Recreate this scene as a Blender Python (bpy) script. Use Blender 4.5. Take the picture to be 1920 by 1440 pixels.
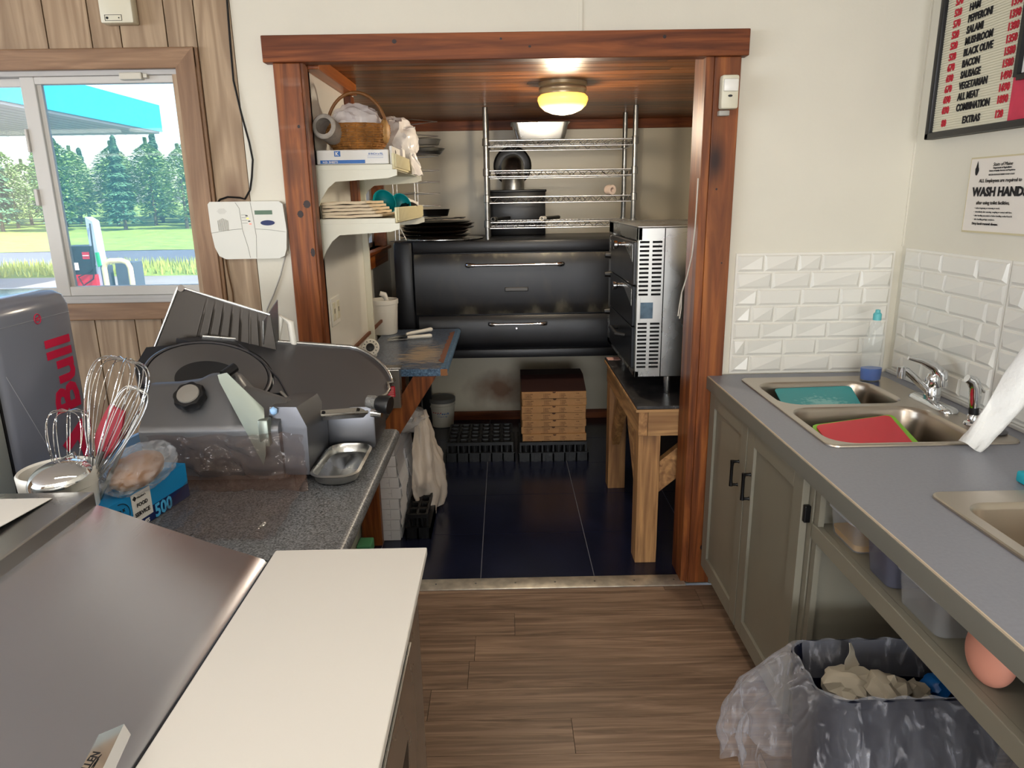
import bpy, bmesh, math, random
from mathutils import Vector, Matrix, noise
for o in list(bpy.data.objects): bpy.data.objects.remove(o)
SC = bpy.context.scene
COL = SC.collection
PI = math.pi
RND = random.Random(7)

# ---------------------------------------------------------------- camera, light, exposure
cam_d = bpy.data.cameras.new('camera'); cam = bpy.data.objects.new('camera', cam_d); COL.objects.link(cam)
cam_d.sensor_width = 36; cam_d.sensor_fit = 'HORIZONTAL'; cam_d.lens = 1321.0 * 36 / 1920
cam_d.clip_start = 0.02; cam_d.clip_end = 400
_y, _p, _r = math.radians(0.459), math.radians(14.712), math.radians(-0.9347)
_f = Vector((math.sin(_y)*math.cos(_p), math.cos(_y)*math.cos(_p), -math.sin(_p)))
_rt = Vector((math.cos(_y), -math.sin(_y), 0)); _up = _rt.cross(_f)
_a = _rt*math.cos(_r) + _up*math.sin(_r); _b = -_rt*math.sin(_r) + _up*math.cos(_r)
mw = Matrix.Identity(4)
for i in range(3):
    mw[i][0], mw[i][1], mw[i][2] = _a[i], _b[i], -_f[i]
mw.translation = Vector((-0.0222, -2.7162, 1.5969))
cam.matrix_world = mw
SC.camera = cam
SC.view_settings.view_transform = 'Standard'; SC.view_settings.look = 'None'
SC.view_settings.gamma = 1.0; SC.view_settings.exposure = -0.78
SC.view_settings.use_curve_mapping = False
try:
    SC.cycles.max_bounces = 8; SC.cycles.transparent_max_bounces = 16
    SC.cycles.sample_clamp_indirect = 6
    SC.cycles.caustics_reflective = False; SC.cycles.caustics_refractive = False
except Exception: pass

W = bpy.data.worlds.new('sky'); SC.world = W; W.use_nodes = True
nt = W.node_tree; nt.nodes.clear()
sky = nt.nodes.new('ShaderNodeTexSky'); sky.sky_type = 'NISHITA'; sky.sun_disc = False
sky.sun_elevation = math.radians(48); sky.sun_rotation = math.radians(110); sky.dust_density = 2.2; sky.air_density = 1.0
bgn = nt.nodes.new('ShaderNodeBackground'); bgn.inputs['Strength'].default_value = 1.3
wo = nt.nodes.new('ShaderNodeOutputWorld')
nt.links.new(sky.outputs[0], bgn.inputs[0]); nt.links.new(bgn.outputs[0], wo.inputs[0])

def light(name, typ, loc, energy, color=(1,1,1), rot=(0,0,0), **k):
    d = bpy.data.lights.new(name, typ); d.energy = energy; d.color = color
    for a, v in k.items(): setattr(d, a, v)
    o = bpy.data.objects.new(name, d); o.location = loc; o.rotation_euler = rot; COL.objects.link(o); return o
light('sun', 'SUN', (8, -6, 12), 20.0, (1, .96, .88), (math.radians(40), 0, math.radians(62)), angle=.01)
# daylight coming in through the shop windows behind and left of the camera
light('daylight_left_window', 'AREA', (-7.95, -5.0, 1.55), 650, (.78, .88, 1), (0, math.radians(-90), 0), shape='RECTANGLE', size=1.4, size_y=5.0)
light('daylight_shopfront', 'AREA', (.0, -9.95, 1.45), 760, (.93, .96, 1), (math.radians(90), 0, 0), shape='RECTANGLE', size=4.6, size_y=1.9)
# ceiling fluorescents (fixtures are built with the ceiling); nearest one is unseen, added to brighten the worktops
FLUO = [(-.3, -2.5, 24), (-.3, -5.4, 14), (-2.85, -5.4, 12), (-5.4, -5.4, 10), (-.3, -9.2, 16), (-2.85, -9.2, 12), (-5.4, -9.2, 8)]
for fx, fy, fe in FLUO:
    light('fluorescent_tubes', 'AREA', (fx, fy, 2.37), fe, (1, .98, .94), (0, 0, 0), shape='RECTANGLE', size=2.4, size_y=.16)

# ---------------------------------------------------------------- helpers
def lin(c):
    if isinstance(c, str):
        c = c.lstrip('#'); c = [int(c[i:i+2], 16)/255 for i in (0, 2, 4)]
        c = [x/12.92 if x <= .04045 else ((x+.055)/1.055)**2.4 for x in c]
    return (c[0], c[1], c[2], 1)

class MB:
    """collects shapes in world coordinates, becomes ONE mesh"""
    def __init__(s): s.v = []; s.f = []; s.m = []
    def add(s, vs, fs, mi=0):
        b = len(s.v); s.v += [Vector(v) for v in vs]
        for f in fs: s.f.append([b+i for i in f]); s.m.append(mi)
        return s
    def box(s, x0, x1, y0, y1, z0, z1, mi=0, bev=0):
        if bev > 0:
            bm = bmesh.new(); bmesh.ops.create_cube(bm, size=1)
            for v in bm.verts: v.co = Vector(((x0+x1)/2+v.co.x*(x1-x0), (y0+y1)/2+v.co.y*(y1-y0), (z0+z1)/2+v.co.z*(z1-z0)))
            bmesh.ops.bevel(bm, geom=bm.edges[:], offset=bev, segments=2, affect='EDGES', profile=.5)
            return s.bm(bm, mi)
        vs = [(x, y, z) for z in (z0, z1) for y in (y0, y1) for x in (x0, x1)]
        return s.add(vs, [(0,2,3,1),(4,5,7,6),(0,1,5,4),(2,6,7,3),(0,4,6,2),(1,3,7,5)], mi)
    def bm(s, bm, mi=0):
        bm.verts.index_update(); vs = [v.co.copy() for v in bm.verts]; fs = [[v.index for v in f.verts] for f in bm.faces]; bm.free()
        return s.add(vs, fs, mi)
    def obox(s, c, ax, ay, az, mi=0):
        c = Vector(c); ax = Vector(ax); ay = Vector(ay); az = Vector(az)
        vs = [c+ax*i+ay*j+az*k for k in (-1,1) for j in (-1,1) for i in (-1,1)]
        return s.add(vs, [(0,2,3,1),(4,5,7,6),(0,1,5,4),(2,6,7,3),(0,4,6,2),(1,3,7,5)], mi)
    def bar(s, p0, p1, w, h, up=(0,0,1), mi=0):
        p0 = Vector(p0); p1 = Vector(p1); d = (p1-p0); L = d.length; d.normalize()
        sd = d.cross(Vector(up))
        if sd.length < 1e-4: sd = d.cross(Vector((1,0,0)))
        sd.normalize(); u = sd.cross(d)
        return s.obox((p0+p1)/2, d*L/2, sd*w/2, u*h/2, mi)
    def tube(s, pts, r, n=8, mi=0, close=False, caps=True):
        pts = [Vector(p) for p in pts]; N = len(pts); rings = []
        prev = None
        for i, p in enumerate(pts):
            if close: d = pts[(i+1) % N]-pts[i-1]
            else: d = pts[min(i+1, N-1)]-pts[max(i-1, 0)]
            d.normalize()
            if prev is None:
                a = Vector((0,0,1)) if abs(d.z) < .9 else Vector((1,0,0)); u = d.cross(a).normalized()
            else:
                u = prev - d*prev.dot(d); u = u.normalized() if u.length > 1e-6 else d.orthogonal().normalized()
            prev = u; w = d.cross(u); rr = r[i] if isinstance(r, (list, tuple)) else r
            rings.append([p+(u*math.cos(2*PI*k/n)+w*math.sin(2*PI*k/n))*rr for k in range(n)])
        vs = [v for R in rings for v in R]; fs = []
        M = N if close else N-1
        for i in range(M):
            for k in range(n):
                a = i*n+k; b = i*n+(k+1) % n; c = ((i+1) % N)*n+(k+1) % n; d2 = ((i+1) % N)*n+k
                fs.append((a, b, c, d2))
        if caps and not close: fs.append(tuple(range(n-1, -1, -1))); fs.append(tuple((N-1)*n+k for k in range(n)))
        return s.add(vs, fs, mi)
    def lathe(s, prof, c, n=32, axis=(0,0,1), mi=0, close=False):
        """prof: list of (radius, height) along axis from c"""
        ax = Vector(axis).normalized(); u = ax.orthogonal().normalized(); w = ax.cross(u); c = Vector(c)
        vs = []; fs = []
        for r, h in prof:
            for k in range(n):
                a = 2*PI*k/n; vs.append(c+ax*h+(u*math.cos(a)+w*math.sin(a))*max(r, 1e-5))
        P = len(prof)
        for i in range(P if close else P-1):
            for k in range(n): fs.append((i*n+k, i*n+(k+1) % n, ((i+1) % P)*n+(k+1) % n, ((i+1) % P)*n+k))
        return s.add(vs, fs, mi)
    def cyl(s, p0, p1, r, n=20, mi=0, r1=None):
        return s.tube([p0, p1], [r, r if r1 is None else r1], n, mi)
    def prism(s, poly, ext, mi=0, holes=()):
        """poly: 3-D outline (planar), ext: thickness vector; holes: outlines"""
        ext = Vector(ext); loops = [[Vector(p) for p in poly]]+[[Vector(p) for p in h] for h in holes]
        for off in (Vector((0,0,0)), ext):
            bm = bmesh.new()
            for L in loops:
                vs = [bm.verts.new(p+off) for p in L]
                for i in range(len(vs)): bm.edges.new((vs[i], vs[(i+1) % len(vs)]))
            bmesh.ops.triangle_fill(bm, use_beauty=True, use_dissolve=False, edges=bm.edges[:])
            s.bm(bm, mi)
        for L in loops:
            n = len(L); s.add(L+[p+ext for p in L], [(i, (i+1) % n, n+(i+1) % n, n+i) for i in range(n)], mi)
        return s
    def loft(s, loops, mi=0, cap0=False, cap1=False, close=True):
        n = len(loops[0]); vs = [v for L in loops for v in L]; fs = []
        for i in range(len(loops)-1):
            for k in range(n if close else n-1): fs.append((i*n+k, i*n+(k+1) % n, (i+1)*n+(k+1) % n, (i+1)*n+k))
        if cap0: fs.append(tuple(range(n-1, -1, -1)))
        if cap1: fs.append(tuple((len(loops)-1)*n+k for k in range(n)))
        return s.add(vs, fs, mi)
    def grid(s, fn, nu, nv, mi=0):
        vs = [fn(i/nu, j/nv) for j in range(nv+1) for i in range(nu+1)]
        return s.add(vs, [(j*(nu+1)+i, j*(nu+1)+i+1, (j+1)*(nu+1)+i+1, (j+1)*(nu+1)+i) for j in range(nv) for i in range(nu)], mi)
    def blob(s, c, r, fn=None, sub=3, mi=0):
        bm = bmesh.new(); bmesh.ops.create_icosphere(bm, subdivisions=sub, radius=1); c = Vector(c)
        for v in bm.verts:
            d = v.co.copy(); k = fn(d) if fn else 1
            v.co = c+Vector((d.x*r[0], d.y*r[1], d.z*r[2]))*k
        return s.bm(bm, mi)
    def text(s, t, size, o, right, up, mi=0, align='LEFT', xs=1.0, bold=0.0, shear=0.0, depth=.0006, lift=.0008, spacing=1.0):
        cu = bpy.data.curves.new('t', 'FONT'); cu.body = t; cu.size = size; cu.align_x = align; cu.offset = bold*size
        cu.shear = shear; cu.extrude = depth/2; cu.resolution_u = 2; cu.space_character = spacing
        ob = bpy.data.objects.new('t', cu); COL.objects.link(ob)
        dg = bpy.context.evaluated_depsgraph_get(); me = bpy.data.meshes.new_from_object(ob.evaluated_get(dg))
        r = Vector(right).normalized(); u = Vector(up).normalized(); n = r.cross(u); o = Vector(o)
        s.add([o+r*v.co.x*xs+u*v.co.y+n*(v.co.z+lift) for v in me.vertices], [list(p.vertices) for p in me.polygons], mi)
        bpy.data.objects.remove(ob); bpy.data.curves.remove(cu); bpy.data.meshes.remove(me)
        return s
    def build(s, name, mats, parent=None, smooth=None, origin=None, solid=None, sub=0, weld=False):
        if not isinstance(mats, (list, tuple)): mats = [mats]
        if parent is not None: o0 = Vector(parent['_o'])
        elif origin is not None: o0 = Vector(origin)
        else:
            lo = [min(v[i] for v in s.v) for i in range(3)]; hi = [max(v[i] for v in s.v) for i in range(3)]
            o0 = Vector(((lo[0]+hi[0])/2, (lo[1]+hi[1])/2, lo[2]))
        me = bpy.data.meshes.new(name); me.from_pydata([v-o0 for v in s.v], [], s.f)
        for m in mats: me.materials.append(m)
        bm = bmesh.new(); bm.from_mesh(me)
        for f, mi in zip(bm.faces, s.m): f.material_index = mi
        if weld: bmesh.ops.remove_doubles(bm, verts=bm.verts[:], dist=1e-5)
        bmesh.ops.recalc_face_normals(bm, faces=bm.faces[:])
        if smooth is not None:
            ca = math.cos(math.radians(smooth))
            for f in bm.faces: f.smooth = True
            for e in bm.edges:
                if len(e.link_faces) == 2: e.smooth = e.link_faces[0].normal.dot(e.link_faces[1].normal) > ca
                else: e.smooth = False
        bm.to_mesh(me); bm.free()
        o = bpy.data.objects.new(name, me); COL.objects.link(o)
        if parent is not None: o.parent = parent; o['_o'] = list(o0)
        else: o.location = o0; o['_o'] = list(o0)
        if solid:
            md = o.modifiers.new('solid', 'SOLIDIFY'); md.thickness = solid; md.offset = 0
        if sub:
            md = o.modifiers.new('sub', 'SUBSURF'); md.levels = sub; md.render_levels = sub
        return o

def thing(name, label, cat, loc, group=None):
    o = bpy.data.objects.new(name, None); COL.objects.link(o); o.location = loc; o.empty_display_size = .05
    o['_o'] = list(loc); o['label'] = label; o['category'] = cat
    if group: o['group'] = group
    return o
def tag(o, label, cat, group=None, kind=None):
    o['label'] = label; o['category'] = cat
    if group: o['group'] = group
    if kind: o['kind'] = kind
    return o
def struct(o):
    o['kind'] = 'structure'; return o
def copy_thing(src, loc, label=None, rotz=None):
    c = src.copy(); COL.objects.link(c); c.location = loc
    if rotz is not None: c.rotation_euler.z = rotz
    if label: c['label'] = label
    for ch in list(src.children):
        k = ch.copy(); COL.objects.link(k); k.parent = c
        for g in list(ch.children):
            q = g.copy(); COL.objects.link(q); q.parent = k
    return c
def rrect(cx, cy, z, hx, hy, r, n=6):
    out = []
    for (sx, sy, a0) in ((1,1,0), (-1,1,90), (-1,-1,180), (1,-1,270)):
        for k in range(n+1):
            a = math.radians(a0+90*k/n); out.append(Vector((cx+sx*(hx-r)+r*math.cos(a), cy+sy*(hy-r)+r*math.sin(a), z)))
    return out
def fbm(p, o=4): return noise.fractal(Vector(p), 1.0, 2.0, o)
def tri(x): return abs((x % 1)*2-1)

# ---------------------------------------------------------------- materials
MATS = {}
def node_mat(name):
    m = bpy.data.materials.new(name); m.use_nodes = True; t = m.node_tree; b = t.nodes['Principled BSDF']; return m, t, b
def mat(name, col, rough=.5, metal=0., spec=.5, alpha=1., trans=0., emit=None, estr=0., vary=.0, vscale=8., bump=0., bscale=60., coat=0., ior=1.45, sheen=0.):
    if name in MATS: return MATS[name]
    m, t, b = node_mat(name); c = lin(col)
    b.inputs['Base Color'].default_value = c; b.inputs['Roughness'].default_value = rough; b.inputs['Metallic'].default_value = metal
    b.inputs['Specular IOR Level'].default_value = spec; b.inputs['Alpha'].default_value = alpha; b.inputs['Transmission Weight'].default_value = trans
    b.inputs['IOR'].default_value = ior; b.inputs['Coat Weight'].default_value = coat
    if emit: b.inputs['Emission Color'].default_value = lin(emit); b.inputs['Emission Strength'].default_value = estr
    tc = None
    if vary or bump:
        tc = t.nodes.new('ShaderNodeTexCoord')
    if vary:
        n = t.nodes.new('ShaderNodeTexNoise'); n.inputs['Scale'].default_value = vscale; n.inputs['Detail'].default_value = 5
        r = t.nodes.new('ShaderNodeValToRGB'); r.color_ramp.elements[0].position = .3; r.color_ramp.elements[1].position = .7
        r.color_ramp.elements[0].color = tuple(x*(1-vary) for x in c[:3])+(1,); r.color_ramp.elements[1].color = tuple(min(1, x*(1+vary)) for x in c[:3])+(1,)
        t.links.new(tc.outputs['Object'], n.inputs['Vector']); t.links.new(n.outputs['Fac'], r.inputs[0]); t.links.new(r.outputs[0], b.inputs['Base Color'])
    if bump:
        n2 = t.nodes.new('ShaderNodeTexNoise'); n2.inputs['Scale'].default_value = bscale; n2.inputs['Detail'].default_value = 4
        bp = t.nodes.new('ShaderNodeBump'); bp.inputs['Strength'].default_value = bump; bp.inputs['Distance'].default_value = .01
        t.links.new(tc.outputs['Object'], n2.inputs['Vector']); t.links.new(n2.outputs['Fac'], bp.inputs['Height']); t.links.new(bp.outputs[0], b.inputs['Normal'])
    MATS[name] = m; return m
def wood(name, dark, light, axis='x', rings=0., ringk=7., rough=.45, fine=28., coarse=1.6, island=.18, knots=0., knotcol='#3a2012', coat=0., contrast=(.32, .68), bump=.12, spec=.5, mid=None):
    if name in MATS: return MATS[name]
    m, t, b = node_mat(name); N = t.nodes.new; L = t.links.new
    tc = N('ShaderNodeTexCoord'); geo = N('ShaderNodeNewGeometry'); mp = N('ShaderNodeMapping')
    sc = [fine]*3; sc['xyz'.index(axis)] = coarse; mp.inputs['Scale'].default_value = sc
    off = N('ShaderNodeVectorMath'); off.operation = 'SCALE'; L(geo.outputs['Random Per Island'], off.inputs['Scale']); off.inputs[0].default_value = (7.3, 5.1, 9.7)
    ad = N('ShaderNodeVectorMath'); L(tc.outputs['Object'], ad.inputs[0]); L(off.outputs[0], ad.inputs[1]); L(ad.outputs[0], mp.inputs['Vector'])
    n1 = N('ShaderNodeTexNoise'); n1.inputs['Scale'].default_value = 1; n1.inputs['Detail'].default_value = 7; n1.inputs['Roughness'].default_value = .62; n1.inputs['Distortion'].default_value = 1.1
    L(mp.outputs[0], n1.inputs['Vector'])
    cr = N('ShaderNodeValToRGB'); e = cr.color_ramp.elements; e[0].position, e[1].position = contrast; e[0].color = lin(dark); e[1].color = lin(light)
    if mid: k = e.new((contrast[0]+contrast[1])/2); k.color = lin(mid)
    L(n1.outputs['Fac'], cr.inputs[0])
    base = cr.outputs[0]
    if rings:   # long cathedral grain: contour lines of a stretched noise
        mp3 = N('ShaderNodeMapping'); s3 = [5.5]*3; s3['xyz'.index(axis)] = .55; mp3.inputs['Scale'].default_value = s3; L(ad.outputs[0], mp3.inputs['Vector'])
        n3 = N('ShaderNodeTexNoise'); n3.inputs['Scale'].default_value = 1.3; n3.inputs['Detail'].default_value = 1.5; n3.inputs['Distortion'].default_value = .3; L(mp3.outputs[0], n3.inputs['Vector'])
        m3 = N('ShaderNodeMath'); m3.operation = 'MULTIPLY'; L(n3.outputs['Fac'], m3.inputs[0]); m3.inputs[1].default_value = ringk*2*PI
        s_ = N('ShaderNodeMath'); s_.operation = 'SINE'; L(m3.outputs[0], s_.inputs[0])
        r3 = N('ShaderNodeMapRange'); r3.inputs['From Min'].default_value = -.2; r3.inputs['From Max'].default_value = 1; r3.inputs['To Min'].default_value = 0; r3.inputs['To Max'].default_value = rings; L(s_.outputs[0], r3.inputs['Value'])
        mx3 = N('ShaderNodeMix'); mx3.data_type = 'RGBA'; L(r3.outputs[0], mx3.inputs['Factor']); L(base, mx3.inputs['A']); mx3.inputs['B'].default_value = lin(dark); base = mx3.outputs['Result']
    mul = N('ShaderNodeMath'); mul.operation = 'MULTIPLY_ADD'; L(geo.outputs['Random Per Island'], mul.inputs[0]); mul.inputs[1].default_value = 2*island; mul.inputs[2].default_value = 1-island
    hs = N('ShaderNodeHueSaturation'); L(base, hs.inputs['Color']); L(mul.outputs[0], hs.inputs['Value'])
    outc = hs.outputs[0]
    if knots:
        mp2 = N('ShaderNodeMapping'); s2 = [9.]*3; s2['xyz'.index(axis)] = 4.2; mp2.inputs['Scale'].default_value = s2; L(ad.outputs[0], mp2.inputs['Vector'])
        vo = N('ShaderNodeTexVoronoi'); vo.inputs['Scale'].default_value = knots; L(mp2.outputs[0], vo.inputs['Vector'])
        r2 = N('ShaderNodeValToRGB'); r2.color_ramp.elements[0].position = .05; r2.color_ramp.elements[1].position = .2
        r2.color_ramp.elements[0].color = (1,1,1,1); r2.color_ramp.elements[1].color = (0,0,0,1); L(vo.outputs['Distance'], r2.inputs[0])
        mx = N('ShaderNodeMix'); mx.data_type = 'RGBA'; L(r2.outputs[0], mx.inputs['Factor']); L(outc, mx.inputs['A']); mx.inputs['B'].default_value = lin(knotcol); outc = mx.outputs['Result']
    L(outc, b.inputs['Base Color']); b.inputs['Roughness'].default_value = rough; b.inputs['Coat Weight'].default_value = coat; b.inputs['Specular IOR Level'].default_value = spec
    bp = N('ShaderNodeBump'); bp.inputs['Strength'].default_value = bump; bp.inputs['Distance'].default_value = .004; L(n1.outputs['Fac'], bp.inputs['Height']); L(bp.outputs[0], b.inputs['Normal'])
    MATS[name] = m; return m
def steel(name, col='#b9b9b6', rough=.28, axis='x', aniso=.25, smudge=.12):
    if name in MATS: return MATS[name]
    m, t, b = node_mat(name); N = t.nodes.new; L = t.links.new
    b.inputs['Base Color'].default_value = lin(col); b.inputs['Metallic'].default_value = 1
    tc = N('ShaderNodeTexCoord'); mp = N('ShaderNodeMapping'); sc = [420.]*3; sc['xyz'.index(axis)] = 4.; mp.inputs['Scale'].default_value = sc
    n1 = N('ShaderNodeTexNoise'); n1.inputs['Scale'].default_value = 1; n1.inputs['Detail'].default_value = 3; L(tc.outputs['Object'], mp.inputs['Vector']); L(mp.outputs[0], n1.inputs['Vector'])
    n2 = N('ShaderNodeTexNoise'); n2.inputs['Scale'].default_value = 5; n2.inputs['Detail'].default_value = 6; L(tc.outputs['Object'], n2.inputs['Vector'])
    ma = N('ShaderNodeMath'); ma.operation = 'MULTIPLY_ADD'; L(n2.outputs['Fac'], ma.inputs[0]); ma.inputs[1].default_value = smudge*2; ma.inputs[2].default_value = rough-smudge
    L(ma.outputs[0], b.inputs['Roughness'])
    bp = N('ShaderNodeBump'); bp.inputs['Strength'].default_value = .06; bp.inputs['Distance'].default_value = .001; L(n1.outputs['Fac'], bp.inputs['Height']); L(bp.outputs[0], b.inputs['Normal'])
    MATS[name] = m; return m
def speckle(name, cols, scale=160., rough=.4, stretch=(1,1,1)):
    """laminate with coloured specks: cols from dark to light"""
    if name in MATS: return MATS[name]
    m, t, b = node_mat(name); N = t.nodes.new; L = t.links.new
    tc = N('ShaderNodeTexCoord'); mp = N('ShaderNodeMapping'); mp.inputs['Scale'].default_value = stretch; L(tc.outputs['Object'], mp.inputs['Vector'])
    n1 = N('ShaderNodeTexNoise'); n1.inputs['Scale'].default_value = scale; n1.inputs['Detail'].default_value = 3; n1.inputs['Roughness'].default_value = .7; L(mp.outputs[0], n1.inputs['Vector'])
    cr = N('ShaderNodeValToRGB'); e = cr.color_ramp.elements
    for i, c in enumerate(cols):
        p = .34+.32*i/(len(cols)-1)
        k = e[0] if i == 0 else (e[1] if i == len(cols)-1 else e.new(p)); k.position = p; k.color = lin(c)
    L(n1.outputs['Fac'], cr.inputs[0]); L(cr.outputs[0], b.inputs['Base Color']); b.inputs['Roughness'].default_value = rough
    MATS[name] = m; return m
def film(name, col, alpha, rough=.12, bump=0., bscale=30., spec=.6):
    """thin clear plastic"""
    return mat(name, col, rough, 0, spec, alpha, bump=bump, bscale=bscale)

M_wall = mat('wall paint', '#dcd6c6', .75, vary=.03, vscale=3, bump=.05, bscale=90)
M_alcove = mat('alcove wall board', '#e6e3da', .18, vary=.05, vscale=2.5)
M_ceil = mat('ceiling white', '#f2f0ea', .8)
M_panelling = wood('knotty wall panelling', '#80664b', '#b39a7c', 'z', .6, 8, .5, 16, 1.1, .07, .42, '#6a4a30', contrast=(.2, .62))
M_trimwood = wood('window trim wood', '#785940', '#a17f60', 'x', .5, 6, .4, 30, 2, .05)
M_trimwood_z = wood('window trim wood upright', '#785940', '#a17f60', 'z', .5, 6, .4, 30, 2, .05)
M_red_z = wood('red stained pine upright', '#4e2712', '#a0602f', 'z', .45, 8, .45, 22, 1.4, .1, .42, '#2a120c', coat=.04, spec=.3, mid='#804622')
M_red_x = wood('red stained pine level', '#492412', '#8e5029', 'x', .35, 8, .5, 22, 1.4, .1, .0, coat=.0, spec=.25, mid='#723c1f')
M_red_y = wood('orange stained pine', '#7a3a14', '#b5682a', 'y', .4, 6, .35, 22, 1.4, .1)
M_ceilwood = wood('varnished ceiling boards', '#3c1e0e', '#9a5f2c', 'x', .4, 5, .30, 26, 1.2, .5, .3, '#2c140a', coat=.0, spec=.35, mid='#6e3f1c')
M_floor = wood('wood look vinyl plank', '#66503f', '#ad917a', 'x', .4, 6, .45, 42, 2.2, .13, contrast=(.3, .72), mid='#8f7560', bump=.05, spec=.4)
M_tile = mat('dark blue floor tile', '#171b30', .22, vary=.25, vscale=6, bump=.02, bscale=25)
M_grout = mat('tile grout', '#777880', .7)
M_threshold = mat('aluminium threshold', '#d0c8b8', .45, .7, vary=.25, vscale=20)
M_vinyl = mat('white vinyl frame', '#c9c6c0', .45)
M_white = mat('white plastic', '#e2dfd6', .4)
M_cream = mat('cream plastic', '#d8d2bb', .4)
M_offwhite = mat('aged white plastic', '#cfcabb', .45)
M_black = mat('black plastic', '#121214', .4)
M_blackmetal = mat('black metal', '#0e0e10', .35, .3)
M_steel_x = steel('brushed steel', axis='x'); M_steel_y = steel('brushed steel lengthways', axis='y'); M_steel_z = steel('brushed steel upright', axis='z')
M_steel_dull = steel('cast aluminium', '#74757a', .44, 'x', smudge=.06)
M_chrome = mat('chrome', '#d8dadc', .06, 1)
M_wire = mat('chrome wire', '#d6d6d4', .38, 1)
M_galv = mat('galvanised pipe', '#8e8e8c', .35, 1, vary=.15, vscale=30)
M_dark = mat('dark interior', '#060607', .9)
M_paper = mat('white paper', '#e3e0da', .8)
M_ink = mat('black ink', '#161416', .8)
M_red = mat('red print', '#c01230', .5)
# ---------------------------------------------------------------- room shell
CZ = 2.45          # main ceiling
AZ = 2.11         # alcove ceiling
# main floor: planks running left to right
mb = MB(); y = -10.0; row = 0
while y < -.05:
    h = min(.148, -.05-y); x = -8.0-RND.random()*1.2
    while x < 1.6:
        L = 1.22
        mb.box(max(x, -8)+.0008, min(x+L, 1.6)-.0008, y+.0008, y+h-.0008, -.03, 0)
        x += L
    y += .148
struct(mb.build('floor', M_floor))
struct(MB().box(-8, 1.6, -10, 0, -.12, -.0305).build('floor_base', M_dark))
# alcove floor: dark tiles, one mesh with thin light joints
mb = MB(); xs = [-.83, -.63, -.15, .345, .84, 1.335, 1.45]; ys = [.03, .46, .93, 1.40, 1.87, 2.34]
for i in range(len(xs)-1):
    for j in range(len(ys)-1):
        mb.box(xs[i]+.0016, xs[i+1]-.0016, ys[j]+.0016, ys[j+1]-.0016, -.03, .001)
mb.box(-.83, 1.45, .03, 2.34, -.035, -.0005, 1)
struct(mb.build('floor_alcove', [M_tile, M_grout]))
mb = MB().box(-.74, .722, -.055, .032, 0, .006, 0, .002)
for i in range(9): mb.cyl((-.68+i*.17, -.012, .006), (-.68+i*.17, -.012, .0075), .004, 10, 1)
struct(mb.build('trim_1', [M_threshold, M_galv], smooth=40))

# front wall (the plane of the opening), white painted part
mb = MB()
mb.box(-.96, -.735, .0, .12, -.02, CZ); mb.box(.735, 1.6, 0, .12, -.02, CZ); mb.box(-.735, .735, 0, .12, 2.1, CZ)
mb.box(.2555, .2675, -.004, .01, 2.1, CZ)
struct(mb.build('wall_back', M_wall))
# panelled part with the window hole
gx = [-8.0, -7.0, -6.0, -5.2, -4.5, -3.9, -3.6, -3.42, -3.2, -2.93, -2.66, -2.47, -2.25, -2.0, -1.85, -1.61, -1.456, -1.352, -1.192, -1.088, -.9605]
mb = MB()
for a, b in zip(gx[:-1], gx[1:]):
    g = .0022
    if a < -1.18 and b > -2.45:
        mb.box(a+g, b-g, 0, .02, -.02, 1.20); mb.box(a+g, b-g, 0, .02, 2.09, CZ)
        if b > -1.15: pass
    else: mb.box(a+g, b-g, 0, .02, -.02, CZ)
mb.box(-1.192, -1.155, 0.001, .02, 1.15, 2.12)
struct(mb.build('wall_back_panelling', M_panelling))
mb = MB().box(-8, -.96, .02, .12, -.02, 1.235).box(-8, -.96, .02, .12, 2.052, CZ).box(-8, -2.42, .02, .12, 1.235, 2.052).box(-1.168, -.96, .02, .12, 1.235, 2.052)
struct(mb.build('wall_back_core', mat('wall core', '#4b3a2c', .9)))
struct(MB().box(1.5, 1.62, -10, .12, -.02, CZ).box(1.494, 1.502, -.006, 0, 1.40, CZ).build('wall_right', M_wall))
# left and rear walls with their big shop windows
mb = MB().box(-7.9, -7.8, -10, -7.6, 0, CZ).box(-7.9, -7.8, -2.4, .1, 0, CZ).box(-7.9, -7.8, -7.6, -2.4, 0, .8).box(-7.9, -7.8, -7.6, -2.4, 2.3, CZ)
struct(mb.build('wall_left', M_panelling))
mb = MB()
for yy in (-7.6, -5.9, -4.15, -2.45): mb.box(-7.89, -7.82, yy, yy+.05, .8, 2.3)
struct(mb.build('window_2', M_vinyl))
mb = MB().box(-8, -2.4, -9.85, -9.75, 0, CZ).box(2.8-1.2, 2.9-1.2, -9.85, -9.75, 0, CZ).box(-2.4, 1.6, -9.85, -9.75, 0, .4).box(-2.4, 1.6, -9.85, -9.75, 2.3, CZ)
struct(mb.build('wall_front', M_wall))
mb = MB()
for xx in (-2.4, -1.4, -.4, .6, 1.45): mb.box(xx, xx+.06, -9.84, -9.76, .4, 2.3)
struct(mb.build('window_3', M_vinyl))
struct(MB().box(-8, 1.62, -10, .12, CZ, CZ+.15).build('ceiling', M_ceil))
M_tube = mat('fluorescent tube', '#ffffff', .5, emit='#fff6e6', estr=22)
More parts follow.
